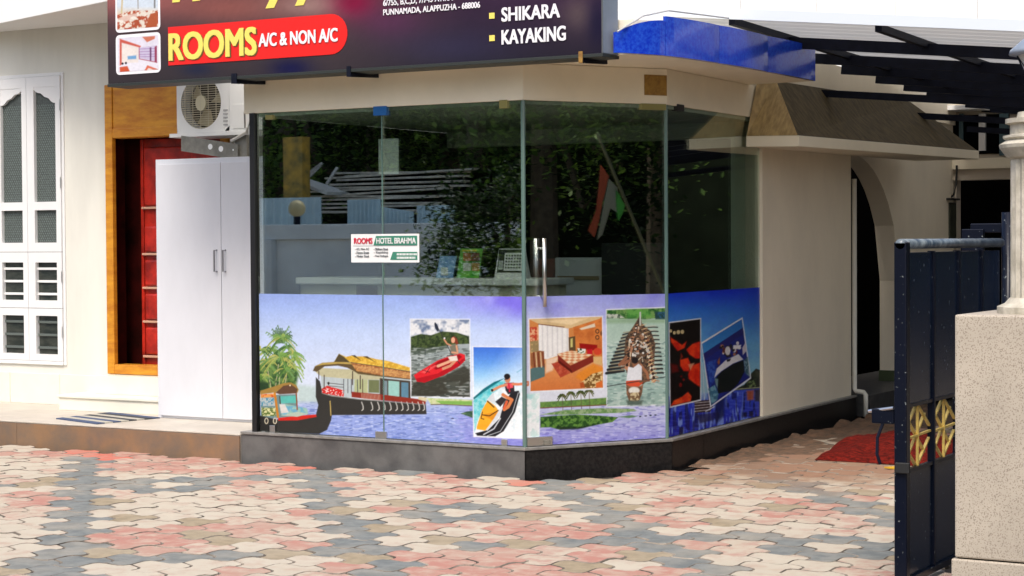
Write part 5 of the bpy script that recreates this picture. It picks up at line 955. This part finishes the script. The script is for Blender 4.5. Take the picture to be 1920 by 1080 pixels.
def paint_right(p):
    R_ = random.Random(8); z = conv(1240, 530, 3.6); P = lambda pts, c, a=1, s=0.9: p.poly(z(pts), c, a, s); Ln = lambda pts, w, c, a=1: p.line(z(pts), w, c, a); E_ = lambda cx, cy, rx, ry, c, a=1, an=0: p.ell(*z([(cx, cy)])[0], rx/3.6, ry/3.6, c, a, an)
    p.fill(ramp([(535, (24, 34, 206)), (552, (30, 62, 210)), (580, (46, 112, 214)), (620, (86, 158, 222)), (670, (118, 186, 222)), (725, (150, 196, 216))]))
    ix = np.nonzero(np.ones(p.x.shape, bool)); x = p.x[ix]; y = p.y[ix]; p.put(ix, 0.3*np.clip((fbm(x, y, 22, 4)-0.45)*3, 0, 1), (60, 100, 220)); p.put(ix, 0.45*np.clip((x-1385)/40, 0, 1)*np.clip((650-y)/80, 0, 1), (30, 80, 200))
    P([(40, 770), (330, 745), (520, 722), (680, 708), (680, 1080), (30, 1080)], ramp([(730, (60, 84, 206)), (780, (34, 50, 196)), (830, (22, 30, 150))])); ix = p.sub(1250, 1430, 735, 830); x = p.x[ix]; y = p.y[ix]; n = vnoise(x*3, y*0.5, 9, 3); p.put(ix, 0.75*np.clip((n-0.55)*5, 0, 1), (150, 180, 240)); n = vnoise(x*3, y*0.6, 11, 5); p.put(ix, 0.75*np.clip((n-0.6)*6, 0, 1), (14, 18, 84)); n = vnoise(x, y*4, 8, 2); p.put(ix, 0.3*np.clip((n-0.6)*6, 0, 1), (120, 140, 230))
    P([(560, 690), (600, 640), (606, 612), (640, 580), (664, 590), (670, 600), (672, 712), (520, 726), (480, 724)], mottle((18, 26, 26), (44, 56, 40), 5, 3, 0.5, 0.2)); P([(575, 670), (640, 650), (640, 700), (575, 712)], mottle((120, 140, 90), (40, 56, 40), 4, 3, 0.5, 0.2)); Ln([(480, 722), (670, 706)], 1.6, (180, 186, 150)); P([(575, 730), (626, 724), (622, 790), (580, 795)], (206, 96, 40), 0.75, 2); P([(630, 722), (670, 718), (668, 800), (632, 800)], (40, 26, 40), 0.8, 2); P([(360, 745), (430, 740), (424, 900), (370, 950)], (14, 24, 70), 0.75, 3)
    for cx, cy, h in ((135, 1000, 50), (606, 885, 36), (565, 890, 30)): P([(cx-14, cy-h/2), (cx+14, cy-h/2), (cx+12, cy+h/2), (cx-14, cy+h/2)], (18, 22, 60), 0.85, 1.5)
    # small white tour boat
    P([(262, 560), (300, 600), (318, 780), (250, 800)], (150, 190, 206), 0.6, 2); Ln([(278, 540), (292, 800)], 0.8, (216, 220, 220)); P([(224, 800), (330, 790), (350, 830), (330, 872), (226, 880)], (60, 44, 48)); 
    for k in range(4): Ln([(226, 812+k*19), (330, 803+k*18)], 1.1, (222, 222, 226))
    Ln([(300, 868), (356, 838)], 2.0, (206, 214, 230)); P([(232, 890), (340, 880), (345, 930), (260, 950)], (30, 26, 60), 0.7, 2)
    # couple in red light
    P([(48, 266), (269, 238), (269, 796), (57, 846)], (226, 230, 236)); P([(56, 274), (262, 247), (262, 788), (63, 834)], (16, 8, 8))
    for cx, cy, r in ((64, 326, 9), (88, 338, 10), (115, 334, 12), (142, 332, 12)): E_(cx, cy, r, r*1.2, (226, 206, 150), 0.9)
    red = mottle((206, 30, 14), (236, 66, 24), 9, 3, 0.5, 0.4); dk = (120, 14, 10)
    P([(60, 366), (100, 392), (140, 420), (170, 396), (160, 440), (110, 462), (64, 400)], red, 0.95, 1.5); P([(168, 452), (210, 412), (262, 396), (262, 512), (230, 512), (190, 486)], red, 1, 1.5); P([(126, 520), (180, 506), (196, 545), (186, 600), (150, 596), (126, 560)], red, 1, 1.5); P([(180, 620), (200, 560), (262, 538), (262, 705), (224, 680), (186, 650)], red, 1, 1.5); P([(180, 552), (226, 540), (196, 590)], (240, 170, 130), 0.8, 1.2); P([(62, 545), (110, 555), (120, 600), (70, 610)], dk, 0.7, 2); P([(63, 832), (84, 795), (140, 770), (180, 736), (205, 766), (200, 800)], mottle((236, 84, 30), (206, 40, 20), 8, 5, 0.5, 0.4), 1, 1.5); E_(130, 690, 10, 14, dk); E_(150, 655, 8, 8, dk); E_(135, 632, 6, 6, dk); P([(130, 470), (150, 500), (128, 520)], (150, 40, 20), 0.8, 1)
    # speed boat
    P([(268, 404), (548, 233), (607, 646), (330, 844)], (228, 232, 236)); P([(276, 414), (542, 248), (598, 640), (337, 828)], (28, 40, 128)); P([(276, 414), (542, 248), (551, 304), (284, 480)], ramp([(600, (40, 108, 190)), (660, (60, 140, 206))])); P([(284, 480), (551, 304), (556, 345), (292, 520)], (34, 36, 110)); ix = None
    P([(300, 540), (370, 520), (372, 640), (330, 700)], mottle((30, 60, 160), (60, 100, 190), 4, 5, 0.5, 0.2), 0.9, 2); P([(357, 642), (374, 580), (436, 522), (520, 482), (554, 518), (484, 546), (404, 598)], (220, 222, 226)); P([(440, 520), (470, 512), (462, 530), (444, 534)], (30, 30, 36)); P([(362, 652), (404, 602), (484, 550), (554, 524), (562, 600), (520, 680), (470, 730), (385, 748)], (14, 22, 24)); P([(360, 645), (385, 650), (380, 715), (368, 690)], (110, 140, 146)); P([(546, 440), (566, 405), (576, 460), (550, 490)], (196, 190, 200)); P([(556, 526), (584, 500), (598, 638), (566, 610)], mottle((120, 150, 160), (50, 90, 110), 5, 3, 0.5, 0.2)); P([(316, 716), (360, 690), (386, 750), (380, 790), (338, 826)], mottle((110, 160, 180), (60, 110, 140), 6, 5, 0.5, 0.2))
    for k in range(26): E_(395+R_.uniform(0, 140), 470-R_.uniform(0, 60)*0.5-(k % 9)*7+R_.uniform(0, 50), R_.uniform(6, 13), R_.uniform(8, 16), R_.choice([(44, 30, 28), (176, 120, 90), (206, 206, 206), (96, 40, 36), (30, 30, 40)]))
    E_(448, 460, 18, 30, (214, 214, 216)); P([(486, 422), (540, 420), (530, 446), (484, 448)], (226, 226, 228))
    P([(377, 535), (395, 500), (396, 545), (384, 556)], (160, 90, 50), 0.9, 1)
lab = ('printed film of palm trees, a small boat and a houseboat prow', 'printed film with a woman in a red kayak and a man on a jet ski', 'printed film with a hotel bedroom and a long rowing boat', 'deep blue printed film with a red lit couple and a speed boat')
for i, (P, Q, fn) in enumerate(((CL, CM, paint_left), (CM, C0, paint_left), (C0, C1, paint_door), (C1, C2, paint_right))):
    D = (Q-P)/np.hypot(*(Q-P)); sheet('printed_film', film_print, panes[i], P+D*(0.006 if i != 0 else 0.012), Q-D*(0.006 if i in (0, 1) else 0.012), ZB+0.006, ZV, 0.0025, fn, 1.0, lab[i])
navy = speckle_mat('gate_navy_chipped', (0.006, 0.014, 0.034), (0.10, 0.12, 0.13), 40, 0.235, 0.22); navy.node_tree.nodes['Principled BSDF'].inputs['Specular IOR Level'].default_value = 0.3
navy_dark = speckle_mat('gate_post_chipped', (0.003, 0.005, 0.013), (0.16, 0.18, 0.18), 60, 0.25, 0.28); navy_dark.node_tree.nodes['Principled BSDF'].inputs['Specular IOR Level'].default_value = 0.2

# ================================================================ GATE, PILLAR, YARD
XG = 3.70; GY0, GY1 = -2.79, -1.16; GZ1 = 1.635
gt = thing('gate', (XG, GY0, 0), 'open navy steel gate leaf with gold lattice band in front of the paving', 'gate')
B('post', navy_dark, gt, XG-0.03, XG+0.03, GY0-0.03, GY0+0.03, 0.03, GZ1, 0.006)
MB().tube([(XG, GY0-0.03, GZ1-0.01), (XG, GY1, GZ1-0.01)], 0.024, 12).build('top_rail', mat('rail_worn', (0.02, 0.04, 0.07), 0.3, c2=(0.22, 0.26, 0.28), scale=14), gt, smooth=True)
zl0, zl1 = 0.56, 0.865; yr = [GY0+0.03, GY0+0.435, GY0+0.84, GY0+1.24, GY1-0.03]
for k in range(4):
    B('upper_sheet', navy, gt, XG-0.006, XG+0.006, yr[k]+0.012, yr[k+1]-0.012, zl1, GZ1-0.05, 0.002); B('lower_sheet', navy, gt, XG-0.006, XG+0.006, yr[k]+0.012, yr[k+1]-0.012, 0.06, zl0, 0.002)
    if k < 3: B('rib', navy_dark, gt, XG-0.018, XG+0.018, yr[k+1]-0.011, yr[k+1]+0.011, 0.06, GZ1-0.045, 0.003)
    ya, yb = yr[k]+0.012, yr[k+1]-0.012; ym = (ya+yb)/2; zm = (zl0+zl1)/2; st = XG-0.002
    for a, b in (((ym, zl0), (ym, zl1)), ((ya, zm-0.005), (yb, zm+0.005)), ((ym, zl1), (ya, zm+0.03)), ((ym, zl1), (yb, zm+0.03)), ((ym, zl0), (ya, zm-0.03)), ((ym, zl0), (yb, zm-0.03)), ((ya+0.06, zl0+0.06), (yb-0.06, zl1-0.06)), ((ya+0.06, zl1-0.06), (yb-0.06, zl0+0.06))):
        st -= 0.0015; MB().beam((st, a[0], a[1]), (st, b[0], b[1]), 0.010, 0.013, up=(1, 0, 0)).build('lattice_bar', gold, gt)
for z in (zl0, zl1): B('band_rail', navy_dark, gt, XG-0.012, XG+0.012, GY0+0.03, GY1-0.03, z-0.008, z+0.008)
B('bottom_rail', navy_dark, gt, XG-0.025, XG+0.025, GY0+0.031, GY1, 0.03, 0.059)
lt = B('latch', navy_dark, gt, XG-0.14, XG-0.031, GY0-0.03, GY0+0.02, 0.785, 0.855, 0.006); MB().tube([(XG-0.16, GY0-0.01, 0.84), (XG-0.03, GY0-0.035, 0.862)], 0.008, 8).build('latch_bolt', steel, lt)
MB().tube([(XG-0.085, GY0-0.02, 0.79), (XG-0.11, GY0-0.03, 0.72), (XG-0.112, GY0-0.03, 0.64), (XG-0.10, GY0-0.02, 0.595)], 0.008, 8).build('latch_handle', steel_dark, lt)
B('hinge_stub', black_rubber, gt, XG-0.02, XG+0.05, GY0-0.05, GY0-0.031, 0.56, 0.61, 0.004)
hp = thing('gate_post', (XG+0.02, GY1+0.07, 0), 'navy round steel gate post standing behind the stone pillar', 'post')
MB().tube([(XG+0.02, GY1+0.07, 0), (XG+0.02, GY1+0.07, 1.79)], 0.035, 14).build('tube', navy_dark, hp, smooth=True)
for dz in (1.60, 1.68): B('hinge_plate', navy_dark, hp, XG-0.20, XG+0.10, GY1+0.11, GY1+0.15, dz, dz+0.05, 0.004)
MB().tube([(XG-0.16, GY1+0.12, 1.56), (XG-0.16, GY1+0.12, 1.68)], 0.02, 8).build('hinge_pin', steel_grey, hp)
B('bracket', navy_dark, hp, XG-0.24, XG-0.12, GY1+0.08, GY1+0.12, 1.58, 1.70, 0.004); B('side_tube', navy_dark, hp, XG+0.06, XG+0.10, GY1+0.05, GY1+0.09, 0.9, 1.72, 0.004)

PX0, PY0 = 4.049, -3.115; PZ = 1.313; PWX, PWY = 0.72, 0.66
pl = thing('gate_pillar', (PX0+PWX/2, PY0+PWY/2, 0), 'speckled beige granite clad gate pillar at the right edge', 'pillar')
B('cladding', pillar_granite, pl, PX0, PX0+PWX, PY0, PY0+PWY, 0.238, PZ, 0.008); B('base_course', pillar_granite, pl, PX0-0.012, PX0+PWX, PY0-0.012, PY0+PWY, -0.05, 0.232, 0.006)
B('core', dark_void, pl, PX0+0.01, PX0+PWX-0.01, PY0+0.01, PY0+PWY-0.01, 0.2, 0.25)
CC = (4.385, -2.80, PZ)
dpt = (np.array(CC)-CAM)@FW; cpx = proj(CC)[0]; rs_ = (cpx-1897)/F*dpt
colm = thing('stone_column', CC, 'fluted pale stone column standing on the granite pillar', 'column')
MB().lathe(CC, [(rs_*1.35, 0.0), (rs_*1.35, 0.03), (rs_*1.15, 0.045), (rs_*1.02, 0.07)], 32).build('column_base', stone_col, colm)
hz_ = lambda py: float(CAM[2]+(oy(1900, py, CC[1])[2]-CAM[2]))-PZ
zc = hz_(300); MB().lathe(CC, [(rs_*1.0, 0.07), (rs_, zc)], 48, 0.055).build('shaft', stone_col, colm)
MB().lathe(CC, [(rs_*0.98, zc), (rs_*1.10, zc+0.01), (rs_*1.28, zc+0.05), (rs_*1.30, zc+0.065), (rs_*1.12, zc+0.085), (rs_*1.2, zc+0.095), (rs_*1.2, zc+0.105), (rs_*1.02, zc+0.11), (rs_*1.02, zc+0.155), (rs_*1.14, zc+0.16), (rs_*1.14, zc+0.18), (rs_*0.85, zc+0.185), (rs_*0.82, zc+0.21)], 32).build('capital', stone_col, colm)
ln_ = thing('lantern', (CC[0], CC[1], PZ+zc+0.21), 'white glass lantern with blue grey cap on top of the stone column', 'lamp')
zL0, zL1 = hz_(160)+PZ, hz_(105)+PZ; rl = (cpx-1908)/F*dpt
MB().lathe((CC[0], CC[1], 0), [(0.02, PZ+zc+0.21), (0.02, zL0-0.01), (rl*0.6, zL0-0.005), (rl*0.6, zL0)], 12).build('stem', steel_dark, ln_)
MB().lathe((CC[0], CC[1], 0), [(rl*0.62, zL0), (rl*1.0, zL1)], 6).build('glass_body', mat('lantern_glass', (0.70, 0.72, 0.72), 0.15), ln_)
MB().lathe((CC[0], CC[1], 0), [(rl*1.25, zL1), (rl*1.2, zL1+0.02), (rl*0.8, zL1+0.07), (0.02, zL1+0.10)], 18).build('cap', mat('cap_grey', (0.22, 0.26, 0.32), 0.35), ln_, smooth=True)
for k in range(6):
    a0, a1 = math.pi/3*k, math.pi/3*(k+1); f = lambda a, r, z: (CC[0]+r*math.cos(a), CC[1]+r*math.sin(a), z)
    MB().beam(f(a0, rl*0.63, zL0), f(a0, rl*1.01, zL1), 0.008, 0.008).build('leading', steel_dark, ln_); MB().beam(f(a0, rl*0.63, zL0), f(a1, rl*1.01, zL1), 0.004, 0.004).build('leading', steel_dark, ln_); MB().beam(f(a1, rl*0.63, zL0), f(a0, rl*1.01, zL1), 0.004, 0.004).build('leading', steel_dark, ln_)

# loose soil swept along the plinth and a crumpled red net
def heap(name, m, pts_fn, nx, ny):
    v = []; f = []
    for j in range(ny+1):
        for i in range(nx+1): v.append(pts_fn(i/nx, j/ny))
    f = [(j*(nx+1)+i, j*(nx+1)+i+1, (j+1)*(nx+1)+i+1, (j+1)*(nx+1)+i) for j in range(ny) for i in range(nx)]
    return MB().add(v, f).build(name, m, smooth=False)
def soil(u, v):
    y = 1.15+u*5.2; w = 0.35+1.0*u**0.6; x = 0.72-0.02*u+v*w; nn = float(fbm(np.array([x*100]), np.array([y*100]), 22, 3)[0]); e = math.sin(math.pi*min(1, v*1.0+0.5)) if v > 0.5 else 1
    return (x, y, -0.016+max(0, (nn-0.22)*0.13*(1.15-1.05*v))*(0.45+0.8*u))
so = heap('soil', mat('loose_soil', (0.17, 0.095, 0.055), 0.95, c2=(0.08, 0.055, 0.035), scale=14, bump=0.5, bscale=40), soil, 130, 44); so['kind'] = 'stuff'; tag(so, 'loose brown soil swept against the black plinth', 'soil')
def net(u, v):
    x = 1.42+u*0.95; y = 1.95+v*1.5; nn = float(fbm(np.array([x*100+40]), np.array([y*100]), 26, 9)[0]); e = math.sin(math.pi*u)**0.4*math.sin(math.pi*v)**0.4 if 0 < u < 1 and 0 < v < 1 else 0
    return (x-0.18*v, y, 0.004+e*(0.05+0.16*nn))
nm = heap('red_net', mat('net_red', (0.17, 0.012, 0.007), 0.9, spec=0.1, c2=(0.04, 0.004, 0.003), scale=26, bump=1.0, bscale=45, stretch=(1, 3, 1)), net, 48, 40); tag(nm, 'crumpled red net lying on the paving behind the gate', 'net')
yp = MB().slab([(2.05, 1.70), (2.3, 1.60), (2.33, 1.65), (2.10, 1.76)], 0.004, 0.014).build('yellow_strap', mat('strap_yellow', (0.6, 0.36, 0.02), 0.6), None); tag(yp, 'short yellow strap at the near edge of the red net', 'strap')

# ================================================================ WHAT THE GLASS MIRRORS: the street side and the yard's far side
YM = -10.7                                            # compound wall across the street
def mir(px, py, Y): q = oy(px, py, 0.12-Y); return float(q[0]), float(q[2])    # point at depth Y that appears at this spot in the front glass
cwall = thing('compound_wall', (-10, YM, 0), 'grey plastered compound wall with coping mirrored in the left glass', 'wall')
gw = mat('wall_plaster_grey', (0.72, 0.74, 0.74), 0.8, var=0.1, scale=1.2); wz = mir(560, 421, YM)[1]
B('wall', gw, cwall, -19, -4.6, YM-0.2, YM, 0, wz-0.22); B('coping', gw, cwall, -19, -4.6, YM-0.24, YM+0.05, wz-0.219, wz, 0.01); B('pier', gw, cwall, -10.95, -10.4, YM+0.001, YM+0.12, 0, wz-0.222)
gx, gz = mir(550, 391, YM+0.0); gl = thing('globe_lamp', (gx, YM-0.08, wz), 'cream globe lamp on the compound wall mirrored in the glass', 'lamp')
MB().lathe((gx, YM-0.08, 0), [(0.05, wz+0.001), (0.05, gz-0.1)], 12).build('stem', steel_dark, gl); MB().lathe((gx, YM-0.08, gz), [(0.125*math.sin(math.pi*k/12)+0.001, -0.125*math.cos(math.pi*k/12)) for k in range(13)], 20).build('globe', mat('globe_cream', (0.55, 0.46, 0.25), 0.4), gl, smooth=True)
YB_ = YM-1.2; bsh = mat('sheet_blue', (0.60, 0.74, 0.80), 0.5, var=0.12, scale=2)
for i, (pxa, pxb, pya, pyb) in enumerate(((480, 602, 372, 425), (655, 717, 375, 428), (722, 782, 388, 428), (792, 862, 386, 426))):
    xa, z1 = mir(pxa, pya, YB_); xb, z0 = mir(pxb, pyb, YB_); m_ = MB(); n = 40; vv = []
    for k in range(n+1): x = xa+(xb-xa)*k/n; y = YB_+0.03*math.sin(k*1.25)+0.05*i; vv += [(x, y, 0.4), (x, y, z1-0.08*(i == 2)*k/n)]
    m_.add(vv, [(2*k, 2*k+2, 2*k+3, 2*k+1) for k in range(n)]); tag(m_.build('corrugated_sheet', bsh), ('wide blue corrugated sheet behind the globe lamp, mirrored in the glass', 'blue corrugated sheet mirrored left of the glass joint', 'blue corrugated sheet mirrored right of the glass joint', 'blue corrugated sheet nearest the dark shrub in the mirrored yard')[i], 'sheet', 'blue corrugated sheets')
# shed roof of old planks
shed = thing('shed', (-11, YM-3.0, 0), 'old shed with a roof of weathered planks mirrored in the glass', 'shed'); pk = mat('plank_grey', (0.62, 0.55, 0.45), 0.85, var=0.3, scale=5)
xa, za = mir(592, 362, YM-2.4); xb, zb = mir(860, 350, YM-2.4)
for k in range(14):
    t = k/14; z = za-0.35+0.75*t; MB().beam((xa+random.uniform(-.2, .2), YM-1.7-1.6*t, z+random.uniform(-.03, .03)), (xb+random.uniform(-.4, .2), YM-1.7-1.6*t, z+random.uniform(-.06, .1)), 0.15, 0.03).build('plank', pk, shed)
B('shed_wall', mat('shed_dark', (0.006, 0.005, 0.004), 0.9, spec=0.05), shed, xa, xb, YM-3.4, YM-3.3, 0, za+0.3)
# upturned white table on the shed, brown post
xt, zt_ = mir(590, 350, YM-2.2); tb = thing('upturned_table', (xt, YM-2.2, zt_), 'upturned white plastic table lying on the shed, mirrored in the glass', 'table')
MB().beam((xt-0.35, YM-2.2, zt_+0.12), (xt+0.45, YM-2.2, zt_-0.12), 0.6, 0.05).build('table_top', white_paint, tb)
for px, py, qx, qy in ((572, 330, 603, 306), (612, 345, 632, 314), (576, 334, 600, 310)):
    a = mir(px, py, YM-2.0); b = mir(qx, qy, YM-2.0); MB().beam((a[0], YM-2.0, a[1]), (b[0], YM-2.0, b[1]), 0.035, 0.035).build('leg', white_paint, tb)
xa, z0 = mir(531, 356, YM-1.5); xb, z1 = mir(566, 256, YM-1.5); wp_ = thing('wooden_post', ((xa+xb)/2, YM-0.95, 0), 'ochre painted wooden post mirrored left in the glass', 'post'); B('post', mat('post_ochre', (0.62, 0.36, 0.05), 0.6, c2=(0.20, 0.16, 0.05), scale=5), wp_, xa, xb, YM-1.7, YM-1.5, 0, z1)
# trees
leafm = [mat('leaf_dark', (0.014, 0.034, 0.008), 0.6, spec=0.15, c2=(0.006, 0.016, 0.004), scale=1.5), mat('leaf_mid', (0.06, 0.12, 0.018), 0.5, spec=0.25, c2=(0.03, 0.065, 0.01), scale=1.5), mat('leaf_light', (0.20, 0.33, 0.045), 0.5, c2=(0.10, 0.19, 0.025), scale=1.5)]  # shaded gaps and bright highlights of the crowns put into leaf colours
for _l in leafm:                                     # leaves let light through
    nt_l = _l.node_tree; tr = nt_l.nodes.new('ShaderNodeBsdfTranslucent'); bs = nt_l.nodes['Principled BSDF']; nt_l.links.new(bs.inputs['Base Color'].links[0].from_socket, tr.inputs[0])
    mx = nt_l.nodes.new('ShaderNodeMixShader'); mx.inputs[0].default_value = 0.45; nt_l.links.new(bs.outputs[0], mx.inputs[1]); nt_l.links.new(tr.outputs[0], mx.inputs[2]); nt_l.links.new(mx.outputs[0], nt_l.nodes['Material Output'].inputs[0])
bark = mat('bark', (0.10, 0.075, 0.05), 0.9, var=0.3, scale=9, bump=0.4, bscale=20)
def tree(name, label, x, y, h, rx, rz, zc_, n, lsz, seed, cat='tree', group='trees mirrored in the glass', lean=(0, 0)):
    R_ = random.Random(seed); t = thing(name, (x, y, 0), label, cat, group)
    m_ = MB(); m_.tube([(x, y, -0.05), (x+lean[0]*.3, y+lean[1]*.3, h*0.3), (x+lean[0]*.7, y+lean[1]*.7, h*0.6), (x+lean[0], y+lean[1], h*0.92)], [0.06*h**0.6, 0.05*h**0.6, 0.032*h**0.6, 0.01], 8)
    cl = []
    for k in range(14):
        a = R_.uniform(0, 6.28); e = R_.uniform(-0.8, 1); r = R_.uniform(0.45, 1)**0.5; c = (x+lean[0]*.7+rx*r*math.cos(a)*math.sqrt(max(0.1, 1-e*e)), y+lean[1]*.7+rx*r*math.sin(a)*math.sqrt(max(0.1, 1-e*e)), zc_+rz*e*r); cl.append(c)
        if k < 9: m_.tube([(x+lean[0]*.5, y+lean[1]*.5, h*R_.uniform(0.3, 0.6)), ((x+c[0])/2, (y+c[1])/2, c[2]-0.2*rz), c], [0.02*h**0.6, 0.014*h**0.6, 0.005], 5)
    m_.build('trunk', bark, t)
    vs_ = [[], [], []]
    for k in range(n):
        ci = R_.randrange(len(cl)); c = cl[ci]; u = [R_.gauss(0, 1) for _ in range(3)]; p = Vector((c[0]+u[0]*rx*0.25, c[1]+u[1]*rx*0.25, c[2]+u[2]*rz*0.20)); d = Vector((R_.gauss(0, 1), R_.gauss(0, 1), R_.gauss(0, 0.6))).normalized(); e = d.cross(Vector((R_.gauss(0, .4), R_.gauss(0, .4), 1))).normalized(); s = lsz*R_.uniform(0.6, 1.3)
        vs_[R_.choice(((0, 0, 1, 1), (1, 1, 2, 2), (1, 2, 2, 2), (0, 0, 0, 0))[ci % 4])].append((p, p+d*s*0.5+e*s*0.28, p+d*s, p+d*s*0.5-e*s*0.28))
    for q in range(3):
        b_ = MB(); b_.v = [tuple(p) for l in vs_[q] for p in l]; b_.f = [(4*i, 4*i+1, 4*i+2, 4*i+3) for i in range(len(vs_[q]))]
        me_ = bpy.data.meshes.new('crown'); me_.from_pydata(b_.v, [], b_.f); me_.update(); me_.materials.append(leafm[q]); o = link('crown', me_, t)
    return t
k = 0
for x, y, h in ((-18.5, -16, 8), (-16, -17.5, 9), (-13.8, -15.5, 8), (-12, -18, 10), (-10.2, -16, 9), (-8, -15, 8.5), (-6.2, -17, 9), (-15, -20, 11), (-9.5, -20, 11)):
    tree('street_tree', ('dense leafy tree behind the shed across the street, tree %s from the left' % ('first', 'second', 'third', 'fourth', 'fifth', 'sixth', 'seventh', 'eighth', 'ninth')[k]) if False else 'dense dark leafy tree behind the compound wall, mirrored in the left glass', x, y, h, 2.1, h*0.34, h*0.55, 10000, 0.14, 20+k); k += 1
sxp, _ = mir(925, 480, -5.2)
tree('street_shrub', 'dark feathery shrub mirrored beside the desk calendar', sxp-0.15, -5.6, 2.35, 0.75, 0.75, 1.55, 9000, 0.06, 60, 'shrub', None, (0.1, 0))
for j, (x, y, h) in enumerate(((11.5, -3.5, 8), (12.5, -1.0, 8.5), (11.8, 1.5, 8), (13, 3.6, 9), (14, -5.5, 9), (15, 0.5, 10))):
    tree('yard_tree', 'dense dark tree beyond the gate, mirrored in the glass door', x, y, h, 2.0, h*0.38, h*0.47, 10000, 0.12, 80+j, 'tree', 'trees mirrored in the glass door')
for j, (x, y, h) in enumerate(((8.2, 11, 7), (9.5, 14.5, 8), (11, 17.5, 8.5), (7.5, 14, 8))):
    tree('garden_tree', 'dark tree at the end of the side yard, mirrored in the right glass', x, y, h, 2.0, h*0.40, h*0.45, 9000, 0.12, 120+j, 'tree', 'trees mirrored in the right glass')
hw_ = thing('boundary_wall', (16, 0, 0), 'near black boundary wall beyond the yard trees', 'wall'); B('wall', mat('wall_near_black', (0.008, 0.011, 0.006), 0.9, spec=0.05, var=0.3, scale=2), hw_, 16.5, 16.8, -14, 20, 0, 5.5)  # near black so gaps between the mirrored trees look shaded
hw3 = thing('sky_block_wall', (9, 19, 0), 'added near black wall hiding bright sky from the right glass', 'wall'); B('wall', mat('wall_near_black', (0, 0, 0)), hw3, 2.5, 16.4, 19.5, 19.8, 0, 7.5)  # added to block the bright sky gap in the right pane's reflection
hw2 = thing('rear_boundary_wall', (-10, -22, 0), 'dark house wall far behind the street trees', 'wall'); B('wall', mat('wall_near_black', (0, 0, 0)), hw2, -30, -2, -23, -22.6, 0, 6.5)
# flag leaning on a bamboo pole, seen in the glass door
def mird(px, py, dist):
    d = ray(px, py); q = vp(px, py, C0, D12); v = CAM+d*dist-q; n3 = np.array([N12[0], N12[1], 0]); r = v-2*(v@n3)*n3; return q+r
fl = mird(1150, 400, 20.0); pole = thing('party_flag', tuple(fl), 'orange, white and green cloth flag on a bamboo pole mirrored in the glass door', 'flag')
a = mird(1120, 250, 20); b = mird(1205, 452, 20); MB().tube([a, b, b+(b-a)*1.2], 0.017, 8).build('pole', mat('bamboo', (0.12, 0.11, 0.04), 0.6), pole)
def cloth(name, px, m):
    P = [mird(x, y, 19.9) for x, y in px]; c = sum(P)/len(P); off3 = np.array([0.02, 0.0, 0.0]); n = len(P)
    MB().add([tuple(p) for p in P]+[tuple(p+off3) for p in P], [tuple(range(n)), tuple(range(2*n-1, n-1, -1))]+[(i, n+i, n+(i+1) % n, (i+1) % n) for i in range(n)]).build(name, m, pole)
cloth('orange_cloth', ((1126, 308), (1142, 330), (1130, 380), (1122, 420), (1115, 445), (1103, 432), (1118, 395), (1123, 350)), mat('cloth_orange', (0.36, 0.055, 0.01), 0.7))
cloth('white_cloth', ((1142, 335), (1158, 352), (1160, 400), (1145, 390), (1130, 440), (1120, 450), (1132, 385)), mat('cloth_white', (0.24, 0.23, 0.15), 0.8))
cloth('green_cloth', ((1154, 352), (1172, 385), (1168, 400), (1160, 415), (1156, 390)), mat('cloth_green', (0.06, 0.33, 0.03), 0.7))
